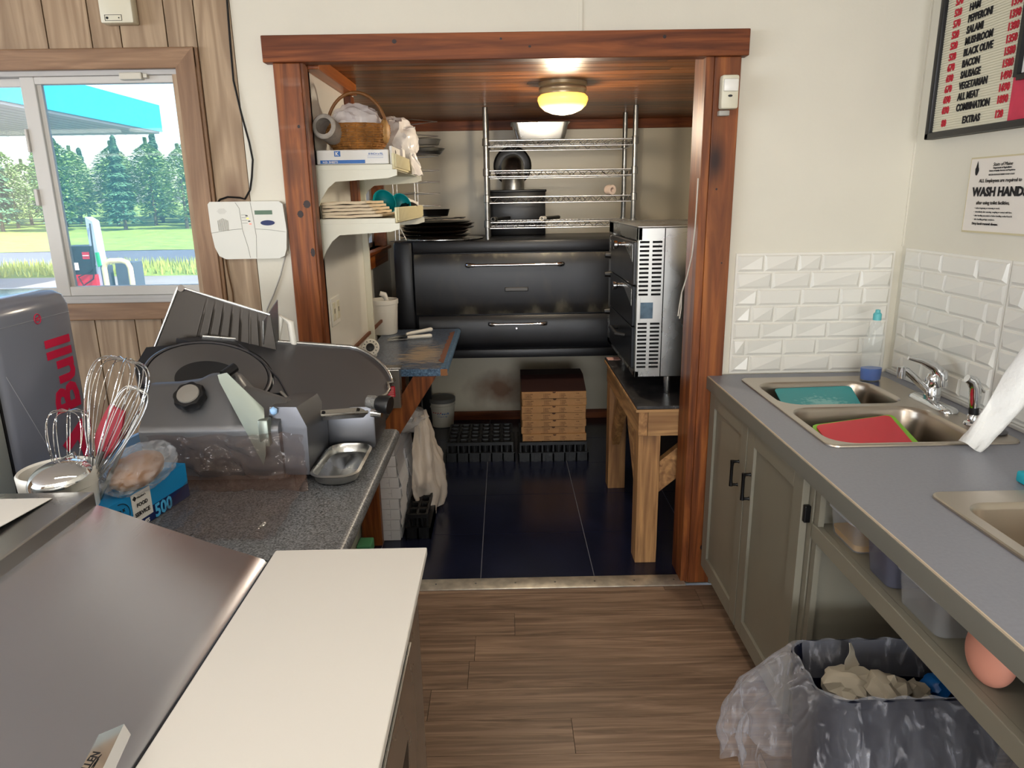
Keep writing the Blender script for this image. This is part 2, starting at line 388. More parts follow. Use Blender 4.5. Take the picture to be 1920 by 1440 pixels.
for i, (fx, fy, fe) in enumerate(FLUO):
    t = thing('fluorescent_light', ['unseen fluorescent fixture added to brighten the prep table', 'right fluorescent fixture of the middle ceiling row', 'centre fluorescent fixture of the middle ceiling row', 'left fluorescent fixture of the middle ceiling row', 'right fluorescent fixture of the rearmost ceiling row', 'centre fluorescent fixture of the rearmost ceiling row', 'left fluorescent fixture of the rearmost ceiling row'][i], 'ceiling light', (fx, fy, CZ))
    MB().box(fx-1.25, fx+1.25, fy-.11, fy+.11, 2.40, CZ, 0, .01).build('housing', M_white, t)
    for s in (-.05, .05): MB().cyl((fx-1.2, fy+s, 2.385), (fx+1.2, fy+s, 2.385), .014, 10).build('tube', M_tube, t)

# ---------------------------------------------------------------- alcove shell
XL = -.735
wz0, wz1, wy0, wy1 = 1.31, 1.73, 1.0, 2.06      # little side window
XR = -.83          # the wall steps back behind the panel
mb = MB().box(XL-.3, XL, .03, .93, -.02, AZ).box(XR-.2, XR, .93, wy0, -.02, AZ).box(XR-.2, XR, wy1, 2.43, -.02, AZ).box(XR-.2, XR, wy0, wy1, -.02, wz0).box(XR-.2, XR, wy0, wy1, wz1, AZ)
struct(mb.build('wall_alcove_left', M_alcove))
# stain on the back wall stays put: brown scorch patches
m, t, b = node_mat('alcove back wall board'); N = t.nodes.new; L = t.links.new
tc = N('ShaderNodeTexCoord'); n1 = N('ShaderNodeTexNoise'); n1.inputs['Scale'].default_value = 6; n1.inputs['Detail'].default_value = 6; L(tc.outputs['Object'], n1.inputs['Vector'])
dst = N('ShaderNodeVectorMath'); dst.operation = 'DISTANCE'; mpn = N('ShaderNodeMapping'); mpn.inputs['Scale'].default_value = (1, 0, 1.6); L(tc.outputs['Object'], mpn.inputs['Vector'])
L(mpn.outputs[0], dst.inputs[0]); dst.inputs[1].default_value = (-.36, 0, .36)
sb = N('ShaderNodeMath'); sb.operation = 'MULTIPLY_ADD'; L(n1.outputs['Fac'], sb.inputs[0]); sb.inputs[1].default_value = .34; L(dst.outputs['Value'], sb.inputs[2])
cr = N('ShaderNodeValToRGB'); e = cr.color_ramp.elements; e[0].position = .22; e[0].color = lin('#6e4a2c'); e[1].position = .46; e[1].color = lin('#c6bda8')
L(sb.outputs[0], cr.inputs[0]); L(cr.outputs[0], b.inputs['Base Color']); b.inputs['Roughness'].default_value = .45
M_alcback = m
mb = MB().box(-1.0, 1.55, 2.34, 2.45, -.02, AZ).box(-.03, -.022, 2.338, 2.345, .06, AZ).box(.94, .948, 2.338, 2.345, .06, AZ)
o = mb.build('wall_alcove_back', M_alcback, origin=(.3, 2.34, 0)); struct(o)
struct(MB().box(1.45, 1.55, .12, 2.45, -.02, AZ).build('wall_alcove_right', M_alcove))
# board ceiling, boards run left to right
mb = MB(); y = .13; k = 0
widths = [.083]*32
while y < 2.34:
    w = .083; cuts = [XR-.05, 1.5]; c = RND.uniform(-.3, 1.1); cuts = [XR-.05, c, 1.5] if k % 2 else cuts
    for a, bb in zip(cuts[:-1], cuts[1:]): mb.box(a+.0006, bb-.0006, y+.002, min(y+w, 2.36)-.002, AZ, AZ+.02)
    y += w; k += 1
mb.box(XR-.1, 1.55, .06, 2.45, AZ+.0155, AZ+.1, 1)
struct(mb.build('ceiling_alcove', [M_ceilwood, M_dark]))
M_knot = mat('dark pine knot', '#24110c', .5)
def knots(mb, lst, y=-.0305):
    for x, z, a, b_ in lst: mb.prism([(x+a*math.cos(2*PI*k/18)*(1+.1*math.sin(3*k)), y, z+b_*math.sin(2*PI*k/18)) for k in range(18)], (0, .0006, 0), 1)
# trims: beam and posts of the opening, board at the ceiling line, baseboard
mb = MB().box(-.852, .85, -.045, .02, 2.071, 2.158, 0, .003); knots(mb, [(-.39, 2.132, .008, .007), (.08, 2.11, .005, .004), (.55, 2.135, .006, .006), (-.02, 2.136, .004, .004)], -.0455)
struct(mb.build('trim_2', [M_red_x, M_knot]))
mb = MB().box(-.823, -.728, -.03, .0, 0, 2.071, 0, .003).box(-.735, -.719, -.022, .04, 0, 2.095, 0, .002)
knots(mb, [(-.772, 1.555, .011, .013), (-.745, 1.590, .013, .014), (-.738, 1.415, .008, .016), (-.75, 1.86, .005, .006)])
struct(mb.build('trim_3', [M_red_z, M_knot]))
mb = MB().box(.735, .829, -.03, .0, .0, 2.071, 0, .003).box(.705, .735, -.024, .13, 0, 2.095, 0, .002)
knots(mb, [(.79, .165, .010, .012), (.765, 1.62, .004, .004), (.80, 1.35, .003, .003)])
struct(mb.build('trim_4', [M_red_z, M_knot]))
struct(MB().box(XL, -.68, .045, .73, 2.062, AZ, 0, .003).build('trim_5', M_red_y))
struct(MB().box(XL, -.70, .70, .76, 1.55, 2.06, 0, .003).build('trim_6', M_red_z))
struct(MB().box(XR, 1.45, 2.315, 2.34, 2.048, AZ, 0, .003).build('trim_7', M_red_x))
struct(MB().box(XR, 1.45, 2.322, 2.34, 0, .066, 0, .003).build('baseboard_back', M_red_x))
# small side window: glass, vinyl sash, wooden casing and sill
M_glass = mat('clear window glass', '#eef4f6', .02, 0, .5, .12)
M_tint = mat('tinted window glass', '#5f9fb8', .02, 0, .5, .30)
wdw = struct(MB().box(XR-.07, XR-.05, wy0, wy1, wz0, wz0+.03).box(XR-.07, XR-.05, wy0, wy1, wz1-.03, wz1).box(XR-.07, XR-.05, wy0, wy0+.04, wz0, wz1).box(XR-.07, XR-.05, wy1-.09, wy1, wz0, wz1).box(XR-.075, XR-.045, 1.26, 1.31, wz0, wz1).build('window_4', M_vinyl))
MB().box(XR-.062, XR-.058, wy0+.03, wy1-.05, wz0+.02, wz1-.02).build('pane', M_glass, wdw)
mb = MB().box(XR-.05, XR+.022, wy1, wy1+.075, wz0-.02, wz1+.075, 0, .003).box(XR-.05, XR+.03, wy1-.012, wy1+.006, wz0, wz1, 0, .002)
mb.box(XR, XR+.022, wy0-.07, wy1+.075, wz1, wz1+.075, 0, .003).box(XR, XR+.022, wy0-.07, wy1+.075, wz0-.105, wz0-.02, 0, .003).box(XR-.05, XR+.045, wy0-.08, wy1+.09, wz0-.02, wz0, 0, .004)
struct(mb.build('trim_8', M_red_y))

# ---------------------------------------------------------------- main window
struct(MB().box(-2.46, -1.097, -.024, 0, 2.061, 2.13, 0, .004).box(-2.46, -1.097, -.024, 0, 1.172, 1.236, 0, .004).build('trim_9', M_trimwood))
struct(MB().prism([(-1.165, 0, 1.236), (-1.097, 0, 1.172), (-1.097, 0, 2.13), (-1.165, 0, 2.061)], (0, -.026, 0)).box(-1.097, -1.088, -.012, 0, .95, 2.13).box(-2.46, -2.395, -.024, 0, 1.236, 2.061).build('trim_10', M_trimwood_z))
M_jamb = mat('window jamb', '#b9b7b4', .5)
mb = MB().box(-2.42, -1.165, 0, .1, 1.234, 1.25).box(-2.42, -1.165, 0, .1, 2.045, 2.064).box(-1.175, -1.160, 0, .1, 1.236, 2.061).box(-2.42, -2.40, 0, .1, 1.236, 2.061)
mb.box(-2.42, -1.17, .004, .012, 1.25, 1.262).box(-2.42, -1.17, .03, .036, 1.25, 1.268)
w1 = struct(mb.build('window_1', M_jamb))
mb = MB().box(-1.742, -1.69, .012, .045, 1.262, 2.045, 0, .003).box(-1.69, -1.185, .0125, .0445, 1.262, 1.298, 0, .003).box(-1.69, -1.185, .0125, .0445, 2.02, 2.045, 0, .003).box(-1.185, -1.172, .012, .045, 1.262, 2.045, 0, .003)
mb.box(-1.69, -1.675, .025, .04, 1.298, 2.02)
mb.box(-1.755, -1.742, .0, .022, 1.60, 1.66, 0, .003).box(-1.751, -1.742, .002, .02, 1.79, 1.87, 0, .003)
mb.build('sash', M_vinyl, w1)
MB().box(-1.69, -1.18, .030, .034, 1.295, 2.025).build('pane', M_tint, w1)
mb = MB().box(-2.40, -2.36, .05, .08, 1.25, 2.045).box(-1.76, -1.70, .05, .08, 1.25, 2.045).box(-2.36, -1.76, .051, .079, 1.25, 1.29).box(-2.36, -1.76, .051, .079, 2.02, 2.045)
mb.build('sash', M_vinyl, w1)
MB().box(-2.37, -1.75, .062, .066, 1.28, 2.03).build('pane', M_glass, w1)
c = MB().box(-1.375, -1.295, -.012, .02, 2.028, 2.052, 0, .004).box(-1.293, -1.278, -.006, .015, 2.034, 2.048, 0, .002)
tag(c.build('contact_sensor', M_offwhite), 'small grey plastic contact sensor clipped at the top of the window sash', 'sensor')
# ---------------------------------------------------------------- alcove: lamp
t = thing('ceiling_lamp', 'round glowing glass ceiling lamp on the wooden alcove ceiling', 'lamp', (.262, .77, AZ))
MB().lathe([(0, 0), (.112, 0), (.112, -.012), (.106, -.018), (.110, -.024), (.110, -.036), (.105, -.042), (.105, -.052), (.09, -.052)], (.262, .77, AZ), 40).build('base_ring', mat('lamp ring', '#b9a887', .35, .6), t, 40)
M_globe = mat('lit lamp glass', '#fff1c0', .25, emit='#ffc24a', estr=2.4)
MB().lathe([(.100, -.048), (.115, -.062), (.117, -.075), (.108, -.098), (.085, -.118), (.05, -.132), (.015, -.138), (0, -.1385)], (.262, .77, AZ), 40).build('glass_shade', M_globe, t, 60)
light('lamp_bulb', 'POINT', (.262, .77, AZ-.20), 46.0, (1, .86, .66), shadow_soft_size=.06)

# ---------------------------------------------------------------- big black deck oven
M_oven = mat('black oven enamel', '#17181c', .38, .2, vary=.35, vscale=4, bump=.03, bscale=14)
m, tt, b = node_mat('scorched oven door'); N = tt.nodes.new; L = tt.links.new
tc = N('ShaderNodeTexCoord'); mp = N('ShaderNodeMapping'); mp.inputs['Scale'].default_value = (5, 5, 2.6); n1 = N('ShaderNodeTexNoise'); n1.inputs['Scale'].default_value = 2.2; n1.inputs['Detail'].default_value = 8
L(tc.outputs['Object'], mp.inputs['Vector']); L(mp.outputs[0], n1.inputs['Vector'])
sx = N('ShaderNodeSeparateXYZ'); L(tc.outputs['Object'], sx.inputs[0])
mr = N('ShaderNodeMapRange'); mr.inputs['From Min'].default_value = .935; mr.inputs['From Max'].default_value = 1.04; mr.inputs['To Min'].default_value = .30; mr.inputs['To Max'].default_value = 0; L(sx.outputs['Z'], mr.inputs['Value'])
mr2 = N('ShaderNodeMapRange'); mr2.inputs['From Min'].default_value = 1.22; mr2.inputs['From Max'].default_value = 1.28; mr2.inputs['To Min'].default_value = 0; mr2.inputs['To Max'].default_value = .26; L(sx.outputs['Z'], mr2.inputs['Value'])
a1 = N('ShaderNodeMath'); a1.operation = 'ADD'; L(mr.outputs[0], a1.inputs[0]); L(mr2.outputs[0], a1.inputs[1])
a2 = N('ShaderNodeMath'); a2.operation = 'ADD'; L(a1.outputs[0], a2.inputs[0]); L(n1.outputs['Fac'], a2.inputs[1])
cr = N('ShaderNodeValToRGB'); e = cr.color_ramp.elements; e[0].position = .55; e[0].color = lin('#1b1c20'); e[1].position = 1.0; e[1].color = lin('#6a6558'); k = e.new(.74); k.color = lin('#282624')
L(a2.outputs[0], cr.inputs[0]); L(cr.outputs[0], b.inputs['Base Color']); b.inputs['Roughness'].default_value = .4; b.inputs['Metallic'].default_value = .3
M_ovdoor = m
OX0, OX1, OY0, OY1, OZ0, OZ1 = -.678, .99, 1.52, 2.27, .655, 1.362
t = thing('deck_oven', 'large black deck oven on legs against the back wall', 'oven', (.15, 1.9, 0))
mb = MB().box(OX0, OX1, OY0+.03, OY1, OZ0, OZ1, 0, .012).box(OX0, -.565, OY0, OY0+.05, OZ0+.055, OZ1, 0, .02).box(-.565, OX1, OY0, OY0+.05, 1.292, OZ1, 0, .012).box(OX0, OX1, OY0-.01, OY0+.05, OZ0, OZ0+.052, 0, .006)
mb.build('body', M_oven, t, 40)
d = MB()
def curved_door(mb, x0, x1, z0, z1, y, bulge):
    n = 10; loops = []
    for x in (x0, x1): loops.append([Vector((x, y+.03, z0))]+[Vector((x, y-bulge*math.sin(PI*min(1, max(0, k/n)))**.45, z0+(z1-z0)*k/n)) for k in range(n+1)]+[Vector((x, y+.03, z1))])
    mb.loft(loops, cap0=True, cap1=True)
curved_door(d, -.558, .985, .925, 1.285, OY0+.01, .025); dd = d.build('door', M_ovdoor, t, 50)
mb = MB()
def pull(mb, x0, x1, z, y, r=.008):
    mb.tube([(x0+.03, y-.035, z), (x1-.03, y-.035, z)], r*.8, 10)
    for x, s in ((x0, 1), (x1, -1)): mb.tube([(x, y+.01, z), (x+.004*s, y-.028, z), (x+.015*s, y-.036, z), (x+.05*s, y-.036, z)], [r*1.2, r*1.4, r*1.5, r*.9], 10)
pull(mb, -.245, .325, 1.222, OY0-.012, .010); mb.build('handle', M_chrome, dd, 50)
MB().box(-.022, .118, OY0-.022, OY0-.012, 1.062, 1.086, 0, .004).build('name_plate', mat('dark badge', '#3a3836', .35, .6), dd)
d = MB(); curved_door(d, -.545, .985, .715, .915, OY0+.005, .02); dd = d.build('lower_door', M_oven, t, 50)
mb = MB(); pull(mb, -.12, .225, .868, OY0-.012); mb.build('handle', M_chrome, dd, 50)
MB().cyl((.045, OY0-.02, .838), (.045, OY0-.005, .838), .006, 10).build('screw', M_chrome, dd)
for x, yy in ((-.60, 1.62), (.9, 1.62), (-.60, 2.2), (.9, 2.2)): MB().box(x-.035, x+.035, yy-.035, yy+.035, 0, OZ0, 0, .004).build('leg', M_oven, t)

# flue behind the rack
t = thing('oven_flue', 'black flue box with grey pipe elbow into the back wall', 'flue', (.06, 2.2, OZ1))
MB().box(-.128, .255, 2.06, 2.27, OZ1, 1.645, 0, .006).box(-.135, .262, 2.05, 2.275, 1.64, 1.655, 0, .003).build('draft_box', M_blackmetal, t, 40)
MB().tube([(.046, 2.16, 1.65), (.046, 2.16, 1.70), (.046, 2.175, 1.755), (.046, 2.215, 1.80), (.046, 2.26, 1.815), (.046, 2.34, 1.815)], .075, 24).build('pipe_elbow', M_galv, t, 30)
MB().lathe([(.077, 0), (.125, 0), (.13, .012), (.118, .024), (.09, .016), (.077, .016)], (.046, 2.338, 1.815), 40, (0, -1, 0), close=True).build('wall_collar', M_blackmetal, t, 40)

# ---------------------------------------------------------------- chrome wire rack on the oven
t = thing('wire_shelving_rack', 'chrome wire shelving rack standing on the black oven', 'rack', (.32, 1.78, OZ1))
RX0, RX1, RY0, RY1 = -.118, .752, 1.60, 1.96; SH = [1.926, 1.758, 1.608, 1.462]
for x in (RX0, RX1):
    for yy in (RY0, RY1):
        mb = MB().cyl((x, yy, OZ1+.001), (x, yy, AZ-.002), .0150, 14)
        for z in SH: mb.lathe([(.0150, -.03), (.021, -.028), (.019, .012), (.0150, .014)], (x, yy, z), 14)
        mb.build('post', M_galv, t, 40)
for z in SH:
    mb = MB()
    for yy in (RY0, RY1):
        mb.cyl((RX0, yy, z), (RX1, yy, z), .0035, 6); mb.cyl((RX0, yy, z-.034), (RX1, yy, z-.034), .0035, 6)
        n = 13; mb.tube([(RX0+(RX1-RX0)*i/(2*n), yy, z-(.034 if i % 2 else 0)) for i in range(2*n+1)], .0026, 5)
    for x in (RX0, RX1):
        mb.cyl((x, RY0, z), (x, RY1, z), .0035, 6); mb.cyl((x, RY0, z-.034), (x, RY1, z-.034), .0035, 6)
        mb.tube([(x, RY0+(RY1-RY0)*i/10, z-(.034 if i % 2 else 0)) for i in range(11)], .0026, 5)
    for i in range(1, 36): mb.cyl((RX0+(RX1-RX0)*i/36, RY0, z+.002), (RX0+(RX1-RX0)*i/36, RY1, z+.002), .0016, 5)
    mb.build('wire_shelf', M_wire, t, 60)
def pan(name, x, yy, z, hx, hy, h, m, label, cat, taper=.86, rim=.012, r=.03):
    mb = MB()
    L_ = [rrect(x, yy, z+h, hx+rim, hy+rim, r+rim), rrect(x, yy, z+h+.003, hx+.002, hy+.002, r), rrect(x, yy, z+h-.004, hx-.002, hy-.002, r), rrect(x, yy, z+h*.35, hx*(taper*.6+.4), hy*(taper*.6+.4), r), rrect(x, yy, z+.01, hx*taper, hy*taper, r), rrect(x, yy, z+.003, hx*taper-.01, hy*taper-.01, r)]
    mb.loft(L_, cap1=True)
    out = [rrect(x, yy, z+h-.001, hx+rim, hy+rim, r+rim), rrect(x, yy, z+h-.002, hx+.001, hy+.001, r), rrect(x, yy, z+h*.35, hx*(taper*.6+.4)+.0015, hy*(taper*.6+.4)+.0015, r), rrect(x, yy, z+.006, hx*taper+.0015, hy*taper+.0015, r), rrect(x, yy, z, hx*taper-.008, hy*taper-.008, r)]
    mb.loft(out, cap1=True)
    return tag(mb.build(name, m, None, 40), label, cat)
pan('steel_pan', .205, 1.775, 1.930, .163, .13, .10, M_steel_x, 'deep stainless steel pan on the top wire shelf', 'pan')
t = thing('tape_roll', 'small pinkish white roll on the third wire shelf', 'roll', (.62, 1.66, 1.612))
MB().lathe([(.014, -.022), (.028, -.022), (.030, 0), (.028, .022), (.014, .022)], (.62, 1.66, 1.641), 24, (.5, -.85, 0), close=True).build('roll', mat('pinkish roll', '#d9c3b2', .7), t, 40)
def tool(x, yy, dx, label, m1):
    t = thing('pipe_tool', label, 'tool', (x, yy, 1.466))
    mb = MB().lathe([(.010, 0), (.014, 0), (.014, .05), (.010, .05)], (x, yy, 1.481), 18, (dx, 1, 0), close=True); mb.build('tube_end', m1, t, 40)
    v = Vector((dx, 1, 0)).normalized(); p = Vector((x, yy, 1.481)); MB().tube([p+v*.045, p+v*.30], .011, 12).build('shaft', M_blackmetal, t, 40)
tool(-.085, 1.60, .35, 'dark pipe tool with grey open end at left of the lowest wire shelf', M_galv)
tool(.205, 1.60, .45, 'thin dark tool with white round end in the middle of the lowest wire shelf', M_white)

# ---------------------------------------------------------------- pizza pans at the left of the oven top
M_pan = mat('seasoned black pan', '#0f0d0c', .32, .6)
M_pan2 = mat('thin dark pan edge', '#7a6455', .28, .9)
zz = OZ1+.012
names = ['bottom', 'second from the bottom', 'third from the bottom', 'fourth from the bottom', 'fifth from the bottom', 'fourth from the top', 'third from the top', 'second from the top', 'topmost']
for k in range(9):
    r = .205+RND.uniform(-.018, .02); x = -.44+RND.uniform(-.02, .025); yy = 1.75+RND.uniform(-.01, .01)
    mb = MB().lathe([(0, 0), (r-.02, 0), (r, .009), (r+.002, .0105), (r-.003, .0105), (r-.022, .0025), (0, .0025)], (x, yy, zz), 40)
    tag(mb.build('pizza_pan', M_pan if k % 3 else M_pan2, None, 40), 'round dark pizza pan, %s of the stack on the oven' % names[k], 'pan', 'dark pizza pans stacked on the oven')
    zz += .0108
t = thing('crumpled_foil', 'black crumpled liner lying on top of the pan stack', 'liner', (-.43, 1.72, zz))
MB().grid(lambda u, v: Vector((-.43+(u-.5)*.34, 1.73+(v-.5)*.22, zz+.006+.012*abs(fbm((u*5, v*5, 3)))+.012*u)), 20, 14).build('sheet', M_pan, t, 30, solid=.001)
tag(MB().lathe([(0, 0), (.245, 0), (.25, .004), (.25, .007), (.243, .005), (0, .004)], (-.40, 1.76, OZ1+.001), 48).build('pizza_tray', M_steel_x, None, 40), 'wide silver pizza tray under the dark pan stack', 'tray')
# wire pan stand with square loops
t = thing('pan_stand', 'tall chrome wire pan stand beside the oven window', 'stand', (-.58, 1.63, OZ1))
mb = MB()
for (x, yy) in ((-.665, 1.56), (-.645, 1.58), (-.555, 1.70), (-.54, 1.72)): mb.tube([(x, yy, OZ1+.004), (x, yy, 2.02)], .0028, 6)
mb.tube([(-.69, 1.52, OZ1+.004), (-.52, 1.75, OZ1+.004), (-.36, 1.62, OZ1+.004), (-.52, 1.545, OZ1+.004)], .0035, 6, close=True)
mb.tube([(-.645, 1.58, 1.46), (-.60, 1.56, OZ1+.004)], .003, 6)
mb.build('upright', M_wire, t, 60)
for z in (2.035, 1.955, 1.90, 1.845, 1.765, 1.70, 1.635, 1.565, 1.50):
    MB().tube([(-.655, 1.57, z), (-.53, 1.52, z+.006), (-.395, 1.60, z), (-.55, 1.71, z-.002)], .0028, 6, close=True).build('wire_loop', M_wire, t, 60)
for z, n, lab, r in ((1.903, 1, 'shallow silver pan', .105), (1.848, 3, 'silver pan', .115)):
    for k in range(n):
        mb = MB().lathe([(0, 0), (r*.9, 0), (r, .028-.012*(n > 1)), (r+.006, .03-.012*(n > 1)), (r-.004, .03-.012*(n > 1)), (r*.88, .003), (0, .003)], (-.485+k*.006, 1.60, z+.004+k*.008), 40)
        tag(mb.build('baking_pan', M_steel_x, None, 40), ['round deep silver pan on a high loop of the wire stand', 'lowest of three round silver pans nested on the wire stand', 'middle of three round silver pans nested on the wire stand', 'uppermost of three round silver pans nested on the wire stand'][0 if n == 1 else k+1], 'pan')
tag(MB().lathe([(0, 0), (.075, 0), (.085, .035), (.088, .04), (.08, .038), (.07, .006), (0, .006)], (-.43, 1.62, 1.505), 32).build('baking_pan', M_pan, None, 40), 'deep black round pan on the lowest loop of the wire stand', 'pan')

# ---------------------------------------------------------------- shelves on the left alcove wall
M_shelf = mat('ivory melamine', '#d9d6c4', .4)
def wall_shelf(z, y0, y1, label):
    t = thing('wall_shelf', label, 'shelf', (XL, (y0+y1)/2, z))
    MB().box(XL, -.44, y0, y1, z-.022, z, 0, .003).build('board', M_shelf, t)
    mb = MB().box(-.443, -.434, y0+.01, y1, z-.018, z+.04, 0, .002)
    n = 46
    for i in range(n):
        yy = y0+.02+(y1-y0-.03)*i/n; mb.box(-.436, -.428, yy, yy+.009, z-.01, z+.038)
    mb.build('ribbed_lip', mat('ribbed ivory edge', '#d6cda6', .5), t)
    for yy in (y0, y1-.012):
        MB().prism([(XL, yy, z-.02), (-.425, yy, z-.02), (-.425, yy, z-.042), (-.46, yy, z-.052), (-.66, yy, z-.062), (XL+.045, yy, z-.085), (XL+.02, yy, z-.12), (XL, yy, z-.16)], (0, .012, 0)).build('bracket', M_shelf, t)
wall_shelf(1.733, .085, .92, 'upper ivory wall shelf with ribbed lip carrying the wicker basket')
wall_shelf(1.533, .085, .98, 'lower ivory wall shelf with ribbed lip carrying paper bags and teal scoops')
t = thing('upright_rail', 'ivory upright rail at the end of the shiny wall panel', 'rail', (XL+.01, .925, .86))
MB().box(XL, XL+.03, .905, .928, .86, 2.0, 0, .002).build('rail', M_shelf, t)
# things on the upper shelf
t = thing('sheet_box', 'flat white carton of plastic sheets with blue band on upper shelf', 'box', (-.59, .25, 1.734))
MB().box(-.728, -.455, .10, .40, 1.7345, 1.787, 0, .004).build('carton', M_paper, t)
M_blue = mat('blue print', '#1f62ad', .5)
mb = MB().box(-.715, -.545, .0985, .0995, 1.7375, 1.750).box(-.660, -.637, .0985, .0995, 1.763, 1.783)
mb.build('blue_print', M_blue, t)
mb = MB().text('H.D. SHEETS', .0105, (-.705, .098, 1.7395), (1,0,0), (0,0,1), bold=.02).text('K', .019, (-.656, .098, 1.7665), (1,0,0), (0,0,1), bold=.03); mb.build('lettering', M_white, t)
mb = MB().text('8 INCH x FIL', .010, (-.53, .0985, 1.768), (1,0,0), (0,0,1), bold=.01); mb.box(-.535, -.475, .0983, .0990, 1.7635, 1.7642).box(-.535, -.475, .0983, .0990, 1.757, 1.7577); mb.build('blue_lettering', M_blue, t)
# wicker basket
t = thing('wicker_basket', 'brown wicker basket with arched handle on the upper shelf', 'basket', (-.595, .25, 1.788))
M_wick = mat('wicker', '#93622e', .6, vary=.45, vscale=30)
M_wick2 = mat('pale wicker band', '#b58a52', .6, vary=.2, vscale=40)
bc = Vector((-.597, .255, 1.788)); mb = MB()
def bask(a, h):  # wall of basket
    r = .082+.040*math.sin(min(1, h/.085)*PI*.55); return bc+Vector((r*1.02*math.cos(a), r*.9*math.sin(a), h))
for row in range(12):
    h = .004+row*.0085; n = 44
    mb.tube([bask(2*PI*k/n, h)+Vector((math.cos(2*PI*k/n), math.sin(2*PI*k/n), 0))*(.004 if (k+row) % 2 else -.003) for k in range(n)], .0042, 5, close=True)
for k in range(22): mb.tube([bask(2*PI*k/22, h*.012) for h in range(9)], .0035, 5)
mb.lathe([(0, .001), (.084, .001), (.084, .006), (0, .006)], bc, 24)
mb.build('woven_body', M_wick, t, 60)
mb = MB()
n = 24; mb.tube([bc+Vector((.118*math.cos(PI*k/n), .0, .075+.148*math.sin(PI*k/n))) for k in range(n+1)], .0065, 8)
mb.build('handle', mat('dark cane', '#7d5227', .5), t, 60)
mb = MB()
for s in (-1, 1): mb.blob(bc+Vector((s*.112, -.015, .075)), (.020, .042, .048), None, 2)
mb.build('woven_corner', M_wick2, t, 60)
def crumple(c, r, seed, amp=.22, fr=2.2, sub=4, flat=None):
    def f(d):
        p = d*fr+Vector((seed, seed*1.7, -seed)); a = 1-abs(noise.noise(p)); b2 = 1-abs(noise.noise(p*2.3+Vector((5, 1, 2))))
        return 1+amp*(a*1.2+b2*.55-1.35)
    return MB().blob(c, r, f, sub)
M_bag = film('clear crinkled bag', '#f2ecec', .62, .16, .25, 28)
M_bagw = mat('milky plastic bag', '#f0ece8', .2, 0, .7, .78, bump=.35, bscale=26)
tag(crumple((-.60, .262, 1.888), (.100, .085, .080), 1.3, .28).build('plastic_bag', M_bag, None, 40), 'crinkled clear plastic bag bulging inside the wicker basket', 'bag')
tag(crumple((-.50, .60, 1.85), (.10, .14, .105), 4.1, .28).build('plastic_bag', M_bagw, None, 40), 'white plastic bag bundle on the upper shelf behind the basket', 'bag')
mb = MB(); mb.grid(lambda u, v: Vector((-.50+.10*v+.012*math.sin(9*u+4*v)+.02*fbm((u*4, v*4, 1)), .52+u*.16*(1-.3*v)+.015*fbm((u*5, v*5, 7)), 1.93-.20*v*v-.02*v+.02*fbm((u*6, v*3, 2)))), 18, 26)
tag(mb.build('plastic_bag', M_bagw, None, 50, solid=.001), 'long clear plastic bag hanging over the lip of the upper shelf', 'bag')
t = thing('rolled_tube', 'grey white cardboard tube leaning at the post on the upper shelf', 'tube', (-.70, .16, 1.79))
MB().lathe([(.030, 0), (.042, 0), (.046, .004), (.044, .03), (.044, .10), (.032, .10)], (-.689, .085, 1.872), 28, (.12, .92, -.16), close=True).build('tube', mat('dusty grey tube', '#a69e94', .7, vary=.2, vscale=30), t, 40)
t = thing('small_carton', 'small printed white carton at the lip of the upper shelf', 'box', (-.475, .37, 1.7345))
MB().box(-.453, -.444, .12, .34, 1.7345, 1.80).box(-.50, -.446, .44, .56, 1.7345, 1.81, 0, .003).build('carton', M_paper, t)
mb = MB().text('JK', .03, (-.445, .55, 1.775), (0,-1,0), (0,0,1), bold=.02).text('8x', .02, (-.4435, .20, 1.777), (0,1,0), (0,0,1)); mb.build('lettering', M_ink, t)
# things on the lower shelf
M_napk = mat('tan paper', '#d8c6a8', .8)
for k in range(5):
    zc = 1.5335+k*.0125; L_ = []
    y0 = .11+RND.uniform(0, .02); x1 = -.50-k*.012+RND.uniform(-.01, .01)
    mb = MB().grid(lambda u, v: Vector((XL+.008+u*(x1-XL-.008), y0+v*.42, zc+.006+.003*fbm((u*3, v*3, k))+.004*u)), 14, 12)
    tag(mb.build('paper_bag', M_napk, None, 60, solid=.010), 'flat tan paper bag, %s in the pile on the lower shelf' % ['bottom one', 'second from the bottom', 'middle one', 'second from the top', 'top one'][k], 'paper bag', 'tan paper bags on the lower shelf')
M_teal = mat('teal plastic', '#0f8c93', .4)
for k, (x, yy, rz, sc) in enumerate(((-.565, .62, .5, 1.0), (-.50, .70, .35, .85))):
    t = thing('scoop', ['larger teal plastic scoop at left on the lower shelf', 'smaller teal plastic scoop at right on the lower shelf'][k], 'scoop', (x, yy, 1.536))
    mb = MB(); c, s = math.cos(rz), math.sin(rz)
    def q(px, py, pz): return Vector((x+(px*c-py*s)*sc, yy+(px*s+py*c)*sc, 1.536+pz*sc))
    od = Vector((.35, -.75, .45)).normalized(); ou = Vector((.9, .35, .15)); ou = (ou-od*ou.dot(od)).normalized(); ov = od.cross(ou)
    mb.grid(lambda u, v: q(0, 0, .058)+(ou*math.cos(u*2*PI)*.052+ov*math.sin(u*2*PI)*.060)*math.sin(.02+v*PI/2)*sc-od*.055*math.cos(v*PI/2)*sc, 32, 10)
    mb.build('bowl', M_teal, t, 60, solid=.003)
    mb = MB().tube([q(0, .07, .05), q(.01, .12, .06), q(.01, .2, .06)], .011*sc, 10); mb.build('handle', M_teal, t, 60)
